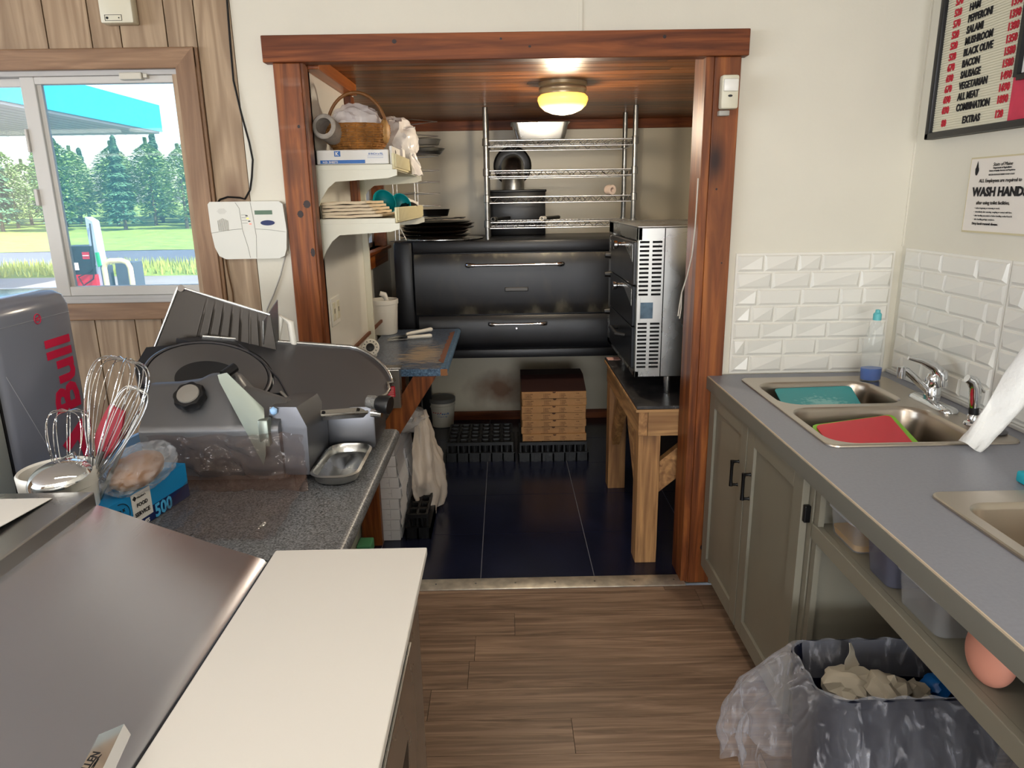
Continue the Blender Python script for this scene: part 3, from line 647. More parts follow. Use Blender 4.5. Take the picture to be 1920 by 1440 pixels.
tag(MB().grid(lambda u, v: Vector((-.50+u*.055, .79+v*.12, 1.56+.05*v-.02*u+.004*fbm((u*4, v*4, 4)))), 6, 6).build('folded_leaflet', M_paper, None, 60, solid=.002), 'white folded leaflet standing at the lip of the lower shelf', 'paper')
tag(MB().grid(lambda u, v: Vector((-.66+u*.15, .80+v*.12, 1.575+.035*v+.004*fbm((u*4, v*4, 9)))), 6, 6).build('bagged_paper', M_bag, None, 60, solid=.002), 'blue tinted plastic pouch behind the teal scoops on lower shelf', 'pouch')
t = thing('black_clip', 'black rag bundle beside the teal scoops on the lower shelf', 'rag', (-.47, .76, 1.536))
crumple((-.475, .765, 1.562), (.045, .05, .03), 7.7, .3, 2.5, 3).build('cloth', M_black, t, 40)

# outlet on the left alcove wall
t = thing('wall_outlet', 'white double socket plate on the left alcove wall', 'outlet', (XL, .22, 1.10))
MB().box(XL, XL+.006, .15, .295, 1.10, 1.215, 0, .002).build('plate', M_white, t)
for yy in (.187, .257): MB().box(XL+.005, XL+.009, yy-.022, yy+.022, 1.12, 1.195, 0, .003).box(XL+.0085, XL+.0095, yy-.008, yy-.004, 1.15, 1.17, 1).box(XL+.0085, XL+.0095, yy+.004, yy+.008, 1.15, 1.17, 1).build('socket', [M_cream, M_black], t)
# paper with table of figures on the wall
t = thing('price_list', 'narrow printed blue and white list taped beside the side window', 'paper', (XR, 1.15, 1.07))
MB().box(XR, XR+.002, 1.0, 1.40, 1.05, 1.24).build('sheet', M_paper, t)
mb = MB()
for i in range(6): mb.box(XR+.002, XR+.003, 1.02, 1.36, 1.065+i*.027, 1.074+i*.027)
mb.build('printed_lines', mat('pale blue print', '#5f86a5', .7), t)

# ---------------------------------------------------------------- worn blue worktop in the alcove
M_worn = None
m, tt, b = node_mat('worn blue laminate'); N = tt.nodes.new; L = tt.links.new
tc = N('ShaderNodeTexCoord'); n1 = N('ShaderNodeTexNoise'); n1.inputs['Scale'].default_value = 110; L(tc.outputs['Object'], n1.inputs['Vector'])
cr = N('ShaderNodeValToRGB'); e = cr.color_ramp.elements; e[0].position = .35; e[0].color = lin('#333b47'); e[1].position = .65; e[1].color = lin('#66748a'); L(n1.outputs['Fac'], cr.inputs[0])
mp = N('ShaderNodeMapping'); mp.inputs['Scale'].default_value = (16, 70, 1); n2 = N('ShaderNodeTexNoise'); n2.inputs['Scale'].default_value = 1; n2.inputs['Detail'].default_value = 5; L(tc.outputs['Object'], mp.inputs['Vector']); L(mp.outputs[0], n2.inputs['Vector'])
ds = N('ShaderNodeVectorMath'); ds.operation = 'DISTANCE'; mp2 = N('ShaderNodeMapping'); mp2.inputs['Scale'].default_value = (1.6, .75, 0); L(tc.outputs['Object'], mp2.inputs['Vector']); L(mp2.outputs[0], ds.inputs[0]); ds.inputs[1].default_value = (.11, -.16, 0)
mm = N('ShaderNodeMath'); mm.operation = 'MULTIPLY_ADD'; L(ds.outputs['Value'], mm.inputs[0]); mm.inputs[1].default_value = -1.3; L(n2.outputs['Fac'], mm.inputs[2])
r2 = N('ShaderNodeValToRGB'); r2.color_ramp.elements[0].position = .26; r2.color_ramp.elements[1].position = .40; L(mm.outputs[0], r2.inputs[0])
mx = N('ShaderNodeMix'); mx.data_type = 'RGBA'; L(r2.outputs[0], mx.inputs['Factor']); L(cr.outputs[0], mx.inputs['A']); mx.inputs['B'].default_value = lin('#a5937c'); L(mx.outputs['Result'], b.inputs['Base Color']); b.inputs['Roughness'].default_value = .28
M_worn = m
M_blueedge = speckle('blue laminate edge', ['#27435f', '#4a6d90', '#6f8fae'], 90, .3)
CX0, CX1, CY0, CY1, CT = XL, -.315, .44, 1.46, .85
t = thing('alcove_worktop', 'worn blue laminate worktop with chipped edge on a wooden brace', 'worktop', (-.5, .95, 0))
MB().prism([(CX0, CY0, CT), (CX1+.012, CY0, CT), (CX1+.012, CY0+.55, CT), (CX1+.012, CY1, CT), (CX0, CY1, CT)], (0, 0, -.036)).build('worktop', M_worn, t)
MB().tube([(CX1+.006, CY0, CT-.018), (CX1+.006, CY1, CT-.018)], .019, 12).box(CX1-.008, CX1+.007, CY0-.003, CY1, CT-.0365, CT+.0005).build('rolled_edge', M_blueedge, t, 50)
MB().box(CX0+.10, CX1-.0085, CY0-.004, CY0-.0005, CT-.036, CT-.004).build('edge_strip', M_blueedge, t)
# chip: bare brown board showing along the edge
mb = MB(); pts = []
for i in range(16): pts.append((CX1-.006-(.016+.012*abs(math.sin(i*1.7)))*(1 if 0 < i < 15 else 0), CY0+.10+i*.055, CT+.0008))
mb.prism(pts+[(CX1-.004, CY0+.10+15*.055, CT+.0008), (CX1-.004, CY0+.10, CT+.0008)], (0, 0, .0006)); mb.build('chipped_strip', mat('bare chipboard', '#6f4a3a', .9), t)
MB().prism([(-.345, CY0+.018, CT-.037), (-.452, CY0+.018, CT-.037), (-.655, CY0+.018, .505), (-.548, CY0+.018, .505)], (0, -.036, 0)).build('brace', M_red_z, t)
MB().box(CX1-.010, CX1+.022, CY0-.006, CY0-.0035, CT-.035, CT-.004).build('bare_end', mat('bare wood end', '#9a6a45', .8), t)
MB().box(-.722, -.63, .36, .40, .001, CT-.036).build('post', M_red_z, t)
MB().box(-.72, -.63, 1.38, 1.42, .001, CT-.036).build('post', M_red_z, t)
MB().box(-.733, -.722, .3, CY1, .93, .945, 0).build('scuffed_rail', mat('scuffed brown rail', '#6a4430', .7), t)
t = thing('steel_holder', 'stainless steel holder with red label at the worktop corner', 'holder', (-.56, .41, .67))
MB().box(-.622, -.505, .375, .435, .68, .862, 0, .004).box(-.627, -.497, .372, .4385, .8625, .870, 0, .002).build('case', M_steel_x, t)
MB().box(-.578, -.528, .3735, .3745, .735, .785).build('red_label', M_red, t)
mb = MB()
for i in range(5): mb.box(-.575, -.534, .3725, .3736, .739+i*.009, .7425+i*.009)
mb.build('label_lines', mat('label print', '#e8a9a9', .6), t)
# bucket with white tools
t = thing('utensil_bucket', 'white plastic bucket with a handle sticking out on the alcove worktop', 'bucket', (-.725, 1.35, CT))
MB().lathe([(0, .002), (.066, .002), (.070, .01), (.080, .175), (.084, .176), (.084, .20), (.080, .202), (.077, .20), (.067, .012), (0, .008)], (-.722, 1.34, CT), 36).build('pail', M_white, t, 40)
tag(MB().tube([(-.71, 1.34, .87), (-.705, 1.34, 1.05), (-.715, 1.34, 1.075), (-.74, 1.335, 1.085)], [.012, .014, .018, .014], 12).build('utensil', M_white, None, 50), 'white tool handle sticking out of the alcove bucket', 'utensil')
# two pizza cutters
for k, (x0, y0, x1, y1, z) in enumerate(((-.60, 1.20, -.445, 1.30, .866), (-.585, 1.12, -.435, 1.17, .8645))):
    t = thing('knife', ['white handled knife, farther of the pair on the worn worktop', 'white handled knife, nearer of the pair on the worn worktop'][k], 'knife', (x0, y0, CT))
    a = Vector((x0, y0, z)); b_ = Vector((x1, y1, z+(.012 if k == 0 else 0))); d = (b_-a).normalized()
    MB().tube([a+d*.02, a+d*.05, a+d*.10, b_-d*.01, b_], [.008, .0115, .011, .0125, .008], 12).build('handle', M_white, t, 50)
    MB().bar(a+d*.03-Vector((0,0,.005)), a-d*.09-Vector((0,0,.006)), .028, .002).build('blade', M_steel_x, t)
# dial timer
t = thing('kitchen_timer', 'round white dial timer with black centre on the worn worktop', 'timer', (-.69, .72, CT))
ax = Vector((.05, -.9, .42)); tcn = Vector((-.69, .70, .898))
MB().lathe([(0, -.022), (.030, -.022), (.042, -.006), (.044, .004), (.040, .008), (0, .008)], tcn, 36, ax).build('dial', M_white, t, 40)
MB().lathe([(0, .008), (.021, .008), (.019, .018), (0, .019)], tcn, 24, ax).build('knob', M_black, t, 40)
mb = MB(); axn = ax.normalized(); uu = axn.cross(Vector((0,0,1))).normalized()*-1; vv = axn.cross(uu)*-1
for k in range(12):
    a = 2*PI*k/12; p = tcn+axn*.0085+(uu*math.cos(a)+vv*math.sin(a))*.032; dd = (uu*math.cos(a)+vv*math.sin(a))
    mb.obox(p, dd*.0035, axn.cross(dd)*.0016, axn*.0006)
mb.build('dial_marks', M_ink, t)
MB().box(-.715, -.665, .705, .735, CT, .875, 0, .004).build('foot', M_white, t)

# ---------------------------------------------------------------- countertop pizza oven on the timber table
TX0, TX1, TY0, TY1, TZ = .527, 1.22, .135, 1.10, .74
M_pine = wood('raw timber', '#6b4526', '#b98a55', 'z', .5, 7, .6, 26, 1.6, .12, .35, '#3d2412', contrast=(.28, .66))
M_piney = wood('raw timber lengthways', '#6b4526', '#b98a55', 'y', .5, 7, .6, 26, 1.6, .12, contrast=(.28, .66))
M_pinex = wood('raw timber crossways', '#7b5430', '#c09560', 'x', .5, 7, .6, 26, 1.6, .12, contrast=(.28, .66))
t = thing('timber_table', 'rough timber table with dark top carrying the steel pizza oven', 'table', (.87, .62, 0))
MB().box(TX0, TX1, TY0, TY1, TZ-.014, TZ, 0, .002).build('tabletop', speckle('grimy dark tabletop', ['#15161a', '#25262b', '#3c3a3a'], 25, .38), t)
MB().box(TX0-.003, TX1, TY0-.004, TY1, TZ-.026, TZ-.0145).build('edge_strip', M_pinex, t)
MB().box(TX0+.012, TX0+.05, TY0+.01, TY1-.01, TZ-.135, TZ-.027).build('apron', M_piney, t)
MB().box(TX0+.052, TX1-.02, TY0+.008, TY0+.046, TZ-.135, TZ-.027).build('apron', M_pinex, t)
MB().box(TX0+.052, TX1-.02, TY1-.05, TY1-.012, TZ-.135, TZ-.027).build('apron', M_pinex, t)
for (x, yy) in ((TX0+.014, TY0+.012), (TX0+.014, TY1-.107), (TX1-.12, TY0+.012), (TX1-.12, TY1-.107)):
    MB().box(x, x+.095, yy, yy+.095, .001, TZ-.136, 0, .002).build('leg', M_pine, t)
for (p0, p1, up) in (((.60, .19, .37), (.86, .19, .59), (0, 1, 0)), ((.575, .24, .30), (.575, .50, .60), (1, 0, 0)), ((.575, .985, .30), (.575, .73, .60), (1, 0, 0))):
    MB().bar(p0, p1, .11 if up == (0, 1, 0) else .075, .038, up).build('brace', M_piney, t)
tag(MB().box(.532, .60, 1.02, 1.085, TZ, TZ+.002).build('tag_sticker', mat('faded pink sticker', '#c99a8e', .7), None), 'faded pink sticker on the far corner of the timber table', 'sticker')
PX0, PX1, PY0, PY1, PZ0, PZ1 = .545, 1.20, .31, 1.14, .822, 1.472
t = thing('countertop_pizza_oven', 'stainless steel three door pizza oven on the timber table', 'oven', (.87, .72, TZ))
mb = MB().box(PX0+.012, PX1, PY0, PY1, PZ0, PZ1, 0, .004).box(PX0, PX0+.02, PY0, PY0+.035, PZ0, PZ1, 0, .003).box(PX0, PX0+.02, PY0, PY1, PZ1-.055, PZ1, 0, .003).box(PX0, PX0+.02, PY1-.14, PY1, PZ0, PZ1, 0, .003).box(PX0, PX0+.02, PY0, PY1, PZ0, PZ0+.03, 0, .003)
mb.box(PX0-.004, PX1, PY0-.004, PY1, PZ1, PZ1+.006, 0, .002)
mb.build('cabinet', M_steel_z, t)
MB().box(PX0+.112, PX0+.116, PY0-.0015, PY0+.004, PZ0+.004, PZ1-.004).build('panel_seam', M_dark, t)
for zz0, nrow in ((1.185, 13), (.865, 12)):
    mb = MB()
    for i in range(nrow):
        z = zz0+i*(.0185 if nrow == 13 else .0175)
        for (a, bb) in ((.008, .048), (.062, .103)): mb.box(PX0+a, PX0+bb, PY0-.0015, PY0+.003, z, z+.009)
    mb.build('vent_slots', M_dark, t)
MB().box(PX0+.018, PX0+.072, PY0-.0015, PY0+.002, 1.085, 1.155).build('info_plate', mat('blue grey plate', '#4b6070', .3, .3, vary=.4, vscale=25), t)
M_pdoor = mat('dark steel door', '#3b3a3a', .28, .9, vary=.3, vscale=9)
M_pdoor2 = mat('black oven door', '#15171c', .35, .4)
for k, (a, bb, mm) in enumerate(((1.225, 1.412, M_pdoor), (1.045, 1.222, M_pdoor2), (.855, 1.042, M_pdoor2))):
    d = MB().box(PX0-.012, PX0+.012, PY0+.04, PY1-.145, a, bb, 0, .004).build('door', mm, t)
    if k < 2:
        MB().prism([(PX0-.0135, PY0+.045, bb-.012), (PX0-.0135, PY0+.045, bb-.085), (PX0-.0135, PY0+.30, bb-.012)], (-.001, 0, 0)).build('reflection_triangle', M_steel_x, d)  # bright steel triangle stands in for a reflection on the door
        MB().lathe([(0, 0), (.012, 0), (.012, .02), (.020, .026), (.020, .04), (0, .043)], (PX0-.012, PY0+.33, bb-.03), 20, (-1, 0, 0)).build('knob', M_chrome, d, 40)
    else:
        MB().tube([(PX0-.012, PY0+.20, a+.12), (PX0-.05, PY0+.21, a+.125), (PX0-.05, PY0+.40, a+.125), (PX0-.012, PY0+.41, a+.12)], .010, 10).build('handle', M_black, d, 40)
for z in (1.30, 1.20, 1.0):
    MB().lathe([(0, 0), (.018, 0), (.014, .03), (0, .032)], (PX0, PY1-.06, z), 16, (-1, 0, 0)).build('control_knob', M_black, t, 40)
for z in (1.40, 1.37, 1.34): MB().lathe([(0, 0), (.009, 0), (.009, .005), (0, .006)], (PX0, PY1-.07, z), 14, (-1, 0, 0)).build('indicator_light', M_chrome, t, 40)
for (x, yy) in ((PX0+.155, PY0-.02), (PX1-.15, PY0+.04), (PX0+.08, PY1-.07), (PX1-.15, PY1-.07)):
    yy = max(yy, PY0+.03) if yy > PY0 else PY0+.03
    MB().lathe([(.0, 0), (.013, 0), (.015, .006), (.019, PZ0-TZ), (0, PZ0-TZ)], (x, yy, TZ), 20).build('foot', M_steel_x, t, 40)
tag(MB().tube([(.700, -.012, 1.66), (.697, -.02, 1.58), (.695, -.022, 1.48), (.688, -.024, 1.38), (.672, -.026, 1.30), (.655, -.026, 1.24), (.648, -.028, 1.19), (.644, -.028, 1.15)], .0028, 6).tube([(.655, -.026, 1.24), (.654, -.03, 1.18), (.650, -.03, 1.14)], .0026, 6).build('loose_wire', mat('greyish white wire', '#b9b2a6', .5), None, 60), 'loose whitish twin wire dangling beside the right post', 'wire')

# ---------------------------------------------------------------- floor things in the alcove
M_crate = mat('black recycled plastic', '#0d0d0f', .42, bump=.1, bscale=50)
def tray_pallet(x0, x1, y0, y1, label, n=6, m_=5):
    t = thing('cup_tray_pallet', label, 'tray', ((x0+x1)/2, (y0+y1)/2, 0))
    w = (x1-x0)/n; d = (y1-y0)/m_; mb = MB(); h1, h2 = .062, .128
    mb.box(x0-.014, x1+.014, y0-.012, y1+.012, h1-.004, h1)
    for i in range(n+1):
        for s in (0, 1):
            x = x0-.012+(x1-x0+.024)*i/n; mb.box(x-.004 if i else x, x+.004, y0-.012, y1+.012, .001, h1-.004)
    for i in range(n):
        xa = x0-.012+(x1-x0+.024)*(i+.5)/n; mb.box(xa-.012, xa+.012, y0-.008, y0-.003, .001, h1-.004)
    for j in range(m_+1):
        yy = y0-.010+(y1-y0+.02)*j/m_; mb.box(x0-.012, x1+.012, yy-.002 if j else yy+.012, yy+.002 if j else yy+.016, .001, h1-.004)
    for i in range(n):
        for j in range(m_):
            cx, cy = x0+w*(i+.5), y0+d*(j+.5)
            lo = [rrect(cx, cy, h1, w*.28, d*.28, .008, 2), rrect(cx, cy, h2, w*.40, d*.40, .008, 2), rrect(cx, cy, h2, w*.36, d*.36, .008, 2), rrect(cx, cy, h1+.01, w*.25, d*.25, .006, 2)]
            mb.loft(lo, cap1=True)
    for i in range(n+1): mb.box(x0+w*i-.004, x0+w*i+.004, y0, y1, h2-.02, h2)
    for j in range(m_+1): mb.box(x0, x1, y0+d*j-.004, y0+d*j+.004, h2-.02, h2)
    for i in range(2*n+1):
        x = x0+w*i/2; mb.bar((x, y0+.001, h1), (x, y0+.001, h2), .010 if i % 2 == 0 else .005, .003, (0, 1, 0))
    mb.build('tray', M_crate, t)
tray_pallet(-.40, .008, 1.455, 1.83, 'empty black plastic cup tray pallet on the alcove floor')
tray_pallet(.058, .468, 1.44, 1.83, 'black plastic cup tray pallet under the brown pizza boxes')
tray_pallet(-.515, -.42, .43, .86, 'black plastic cup tray pallet beside the white boxes', 2, 6)
# brown pizza boxes
M_kraft = mat('kraft board', '#a57b50', .75, vary=.08, vscale=20)
M_kraft_shade = mat('kraft lid in painted shade', '#2a1512', .6)  # lid colour holds the shade on the topmost box
M_print = mat('dark brown print', '#4a3020', .8)
PN = ['lowest', 'second from the floor', 'third from the floor', 'middle', 'third from the top', 'second from the top', 'topmost with shade-painted lid']
z = .130
for k in range(7):
    x0 = .070+RND.uniform(-.005, .005)+(.006 if k == 0 else 0); x1 = x0+.398; y0 = 1.462+RND.uniform(-.004, .004)+(-.01 if k == 0 else 0); h = .0445
    t = thing('pizza_box', 'brown cardboard pizza box, %s of the stack on the black pallet' % PN[k], 'pizza box', ((x0+x1)/2, y0+.2, z), 'brown pizza boxes in the alcove')
    MB().box(x0, x1, y0, y0+.37, z, z+h, 0, .0015).build('carton', M_kraft, t)
    mb = MB().box(x0+.008, x0+.06, y0-.0012, y0, z-.0005, z+.0012, 1).box(x0+.12, x0+.28, y0-.0012, y0, z-.0005, z+.0012, 1)
    for cxx in (.02, .135, .235):
        for i in range(3):
            zz = z+.027-i*.0095; mb.box(x0+cxx, x0+cxx+.003, y0-.001, y0, zz, zz+.004); mb.text(['EXTRA CHEESE', 'HAMBURG', 'MUSHROOM', 'BACON', 'SAUSAGE', 'PEPPERONI', 'SALAMI', 'OLIVE', 'VEGGIE'][(int(cxx*20)+i) % 9], .0062, (x0+cxx+.007, y0, zz), (1,0,0), (0,0,1), bold=.03)
    mb.text('OTHER', .006, (x0+.335, y0, z+.030), (1,0,0), (0,0,1), bold=.03); mb.box(x0+.325, x0+.375, y0-.001, y0, z+.012, z+.0128)
    pts = [(x0+.2+.011*math.cos(PI+PI*i/8), y0-.0012, z+h-.001+.009*math.sin(PI+PI*i/8)) for i in range(9)]
    mb.prism(pts, (0, .001, 0)); mb.build('printing', [M_print, M_dark], t)
    if k == 6: MB().prism([(x0, y0+.004, z+h), (x0, y0+.37, z+h), (x0, y0+.37, z+h+.055), (x0, y0+.20, z+h+.06)], (.398, 0, 0)).build('raised_lid', M_kraft_shade, t)
    z += h+.0008
# white boxes, two stacks
M_wbox = mat('white box board', '#e4e5ea', .7, vary=.03, vscale=9)
ORD = ['lowest', 'second from the bottom', 'third from the bottom', 'fourth from the bottom', 'middle', 'fourth from the top', 'third from the top', 'second from the top', 'topmost']
for st, (y0, lab) in enumerate(((.408, 'front'), (.668, 'rear'))):
    z = .002
    for k in range(9 if st == 0 else 8):
        x1 = -.545+RND.uniform(-.006, .006)-(.012 if k > 6 else 0)+(.006 if k in (4, 5) else 0); x0 = -.732; h = .0545
        t = thing('white_box', 'white cardboard box, %s of the %s stack beside the wooden post' % (ORD[k], lab), 'box', ((x0+x1)/2, y0+.12, z), 'white boxes stacked in the alcove')
        MB().box(x0, x1, y0, y0+.245, z, z+h-.002, 0, .0015).build('carton', M_wbox, t)
        lift = .003+.006*((k*7+st*3) % 4)/3
        MB().prism([(x1+.001, y0+.005, z+h-.004), (x1+.001, y0+.22, z+h-.004), (x1+.001+lift, y0+.215, z+.006), (x1+.001+lift, y0+.012, z+.006)], (.0018, 0, 0)).build('side_flap', M_wbox, t)
        MB().box(x1-.045, x1-.043, y0-.0012, y0, z+.008, z+h-.006).box(x1-.06, x1-.043, y0-.0012, y0, z+.026, z+.0275).build('tab_cut', mat('cut line', '#c2c3cc', .8), t)
        z += h
# translucent bag over the rear stack
mb = MB()
def sag(u, v):
    a = -1.2+u*3.0; k = .6+.4*math.sin(PI*min(1, v*1.02)); fold = .022*tri(u*5.2+.5*v+.3*fbm((u*3, v*2, 6)))-.011+.022*fbm((u*6, v*4, 2))
    r = .050+.15*(v**1.1)*(1 if v < .75 else 1-1.3*(v-.75))+fold*(.4+1.3*v); x = -.485+r*math.cos(a-.6)*.75; yy = .78+r*1.1*math.sin(a-.2)
    return Vector((x, yy, .53-.40*v-.13*v*v*max(0, math.sin(u*PI))-.02*math.sin(u*9)+.02*fbm((u*6, v*3, 5))))
mb.grid(sag, 60, 34)
tag(mb.build('hanging_bag', mat('frosted plastic bag', '#e8ddd0', .28, 0, .5, .82, bump=.25, bscale=22), None, 60), 'frosted white plastic bag draped beside the rear white boxes', 'bag')
tag(crumple((-.56, .80, .50), (.12, .11, .07), 9.2, .3).build('bundled_bag', M_bagw, None, 40), 'crumpled clear plastic bundle on top of the rear white boxes', 'bag')
tag(MB().box(-.732, -.665, .255, .345, .001, .055, 0, .006).build('green_carton', mat('green carton', '#5fae7c', .5)), 'small green carton on the floor left of the wooden post', 'carton')
# small tub at the back
t = thing('food_pail', 'small white pail with grey lid and blue print by the back wall', 'pail', (-.495, 2.22, 0))
MB().lathe([(0, .001), (.075, .001), (.080, .006), (.092, .15), (.096, .152), (.096, .165), (.091, .166), (.091, .19), (.0, .19)], (-.495, 2.215, 0), 36).build('body', M_offwhite, t, 40)
MB().lathe([(.088, .186), (.098, .186), (.099, .212), (.094, .216), (.086, .208), (0, .206)], (-.495, 2.215, 0), 36).build('lid', mat('grey lid', '#6f6d6a', .5), t, 40)
def curved(mb, t_, size, c, r, z, a0, **k):
    x = 0
    for ch in t_:
        a = a0+x/r; p = Vector((c[0]+r*math.sin(a), c[1]-r*math.cos(a), z)); mb.text(ch, size, p, (math.cos(a), math.sin(a), 0), (0,0,1), **k); x += size*.62
mb = MB(); curved(mb, 'cream', .026, (-.495, 2.215), .0875, .105, -.35, bold=.03, shear=.2); curved(mb, 'frosting', .014, (-.495, 2.215), .0865, .086, -.3, bold=.02); mb.build('lettering', M_blue, t)
mb = MB(); curved(mb, '----', .03, (-.495, 2.215), .088, .112, -.75, bold=.08); mb.build('red_mark', M_red, t)
# ---------------------------------------------------------------- granite look counter with the slicer
M_gran = speckle('granite look laminate', ['#0f1012', '#2b2d30', '#45474b', '#8c8e91'], 230, .35)
GX0, GX1, GY0, GY1, GT = -1.13, -.358, -1.445, -.625, .91
t = thing('granite_counter', 'dark speckled granite look counter under the meat slicer', 'counter', (-.74, -1.03, 0))
mb = MB()
prof = [(GX1-.022, GT), (GX1-.010, GT-.002), (GX1-.003, GT-.008), (GX1, GT-.018), (GX1-.003, GT-.030), (GX1-.010, GT-.038), (GX1-.03, GT-.04)]
lo = [[Vector((GX0, yy, GT))]+[Vector((x, yy, z)) for x, z in prof]+[Vector((GX0, yy, GT-.04))] for yy in (GY0, GY1)]
mb.loft(lo, cap0=True, cap1=True); mb.build('worktop', M_gran, t, 50)
mb = MB().box(GX0+.01, GX0+.03, GY0+.01, GY1-.01, .001, GT-.041).box(GX0+.03, -.60, GY1-.05, GY1-.02, .001, GT-.041).box(-.66, -.62, GY0+.01, GY1-.05, .001, GT-.041)
mb.build('base_panel', mat('plain board', '#8d8679', .7), t)

# ---------------------------------------------------------------- meat slicer
t = thing('meat_slicer', 'grey metal deli meat slicer with big round blade on the granite counter', 'slicer', (-.72, -.88, GT))
C = Vector((-.8279, -.85, 1.1449)); n_ = Vector((.2781, -.3115, .9086)); a_ = Vector((.746, .666, 0)); b_ = Vector((-.6051, .6778, .4176))
P = lambda x, y, h=0: C+a_*x+b_*y+n_*h
# blade: dished disc with a dark hub, ring guard round it
m, tt, b = node_mat('spun steel blade'); N = tt.nodes.new; L = tt.links.new
b.inputs['Metallic'].default_value = 1; b.inputs['Base Color'].default_value = lin('#86868a'); b.inputs['Roughness'].default_value = .2; b.inputs['Anisotropic'].default_value = .8
tg = N('ShaderNodeTangent'); tg.direction_type = 'RADIAL'; tg.axis = 'Z'
M_blade = m
L(tg.outputs[0], b.inputs['Tangent']); b.inputs['Roughness'].default_value = .3
bl = MB().lathe([(0, -.022), (.03, -.022), (.035, -.020), (.085, -.012), (.140, -.002), (.151, .002), (.1515, .000), (.14, -.007), (0, -.028)], t.location, 72)
bo = bl.build('blade', M_blade, t, 50); bo.location = P(0, .004)-t.location; bo.rotation_euler = n_.to_track_quat('Z', 'Y').to_euler()
MB().lathe([(0, -.017), (.034, -.017), (.036, -.021), (0, -.022)], P(0, .004), 32, n_).build('blade_hub', M_black, t, 40)
MB().lathe([(.1535, -.01), (.1535, .004), (.158, .006), (.162, .004), (.162, -.01)], P(0, .004), 72, n_, close=True).build('blade_guard_ring', M_steel_dull, t, 50)
# backing plate behind the blade, with the gauge plate at right
ang = [(-.162*math.cos(k)+0, .162*math.sin(k)) for k in []]
out = [(-.10, .192), (-.155, .11), (-.175, .0), (-.16, -.075), (-.11, -.13), (-.02, -.165), (.06, -.17), (.12, -.14)]
head = out+[(.165, -.03), (.14, .09), (.08, .155), (-.02, .185)]
mb = MB().prism([P(x, y, -.012) for x, y in head], n_*-.02); mb.build('blade_housing', mat('dark cast housing', '#3a3c40', .35, .7), t, 40)
gp = [(-.02, .196), (.05, .186), (.109, .160), (.297, .082), (.44, .022)]
for k in range(9):  # rounded far corner
    a = math.radians(62-k*14); gp.append((.432+.055*math.cos(a)*1.0+.004*k*0, -.045+.06*math.sin(a)-.012*k))
gp += [(.452, -.185), (.44, -.215), (.418, -.232), (.385, -.242), (.357, -.247), (.322, -.288), (.178, -.253), (.157, -.241), (.150, -.184), (.142, -.13)]
arc = [(.168*math.cos(math.radians(a)), .004+.168*math.sin(math.radians(a))) for a in range(-48, 91, 8)]
gp += arc
mb = MB().prism([P(x, y, .002) for x, y in gp], n_*-.016); gpo = mb.build('gauge_plate', M_steel_dull, t, 30)
mb = MB()
rim = [P(x, y, .004) for x, y in gp[1:24]]
mb.tube(rim, .005, 8); mb.build('plate_rim', M_steel_x, gpo, 60)
mb = MB().tube([P(.13, .12, .004), P(.155, .02, .004), P(.165, -.07, .004), P(.152, -.17, .004)], .003, 6)
mb.build('groove', mat('dark groove', '#55555a', .4, .6), gpo, 60)
MB().bar(P(.182, -.246, .006), P(.318, -.276, .006), .016, .005, n_).build('edge_bracket', M_steel_x, gpo)
for s in (.205, .30): MB().cyl(P(s, -.25-.03*(s-.18)/.14, .006), P(s, -.25-.03*(s-.18)/.14, .012), .005, 12).build('screw', M_blackmetal, gpo)
# knob at the right end of the plate and its stem
kp = Vector((-.368, -.90, 1.074)); d = Vector((.9, -.25, -.12))
MB().lathe([(0, -.02), (.014, -.02), (.016, -.002), (.022, .002), (.026, .030), (.024, .036), (0, .037)], kp, 28, d).build('index_knob', M_black, t, 40)
MB().lathe([(.016, -.03), (.019, -.012), (.016, -.004), (0, -.004)], kp, 28, d).build('knurled_dial', mat('knurled dial', '#8c8c8a', .45, .8, bump=.6, bscale=250), t, 40)
MB().cyl((-.395, -.86, 1.035), (-.365, -.865, 1.033), .011, 18).build('bolt', M_chrome, t, 40)
# motor housing with sloped top, and the base
def hx(v, lst): return lst
mb = MB()
prof = lambda x, w: [Vector((x, -1.052, .925)), Vector((x, -1.066, 1.055)), Vector((x, -1.064, 1.064)), Vector((x, -1.056, 1.071)), Vector((x, -.985, 1.150+w)), Vector((x, -.972, 1.157+w)), Vector((x, -.95, 1.155+w)), Vector((x, -.80, 1.045)), Vector((x, -.78, .925))]
lo = [[p+Vector((.012, .012 if p.y < -.9 else 0, -.008 if p.z > 1 else 0)) for p in prof(-.936, 0)], prof(-.926, 0), prof(-.86, 0.002), prof(-.80, 0.010), prof(-.775, .022), prof(-.713, .024), prof(-.702, .018)]
lo += [[p*1.0 for p in prof(-.69, -.012)], prof(-.60, -.045), prof(-.585, -.052)]
mb.loft(lo, cap0=True, cap1=True); mb.build('motor_housing', mat('brushed cast alloy', '#77787b', .40, .8, vary=.06, vscale=10), t, 45)
mb = MB().box(-.60, -.392, -.83, -.66, .925, 1.045, 0, .008).box(-.93, -.58, -1.04, -.68, .918, .95, 0, .006).box(-.60, -.40, -.82, -.66, .918, .95, 0, .004)
mb.build('base', M_steel_dull, t, 40)
for x, yy in ((-.90, -1.01), (-.62, -1.01), (-.90, -.72), (-.43, -.70)): MB().cyl((x, yy, GT), (x, yy, .92), .016, 16).build('rubber_foot', M_black, t)
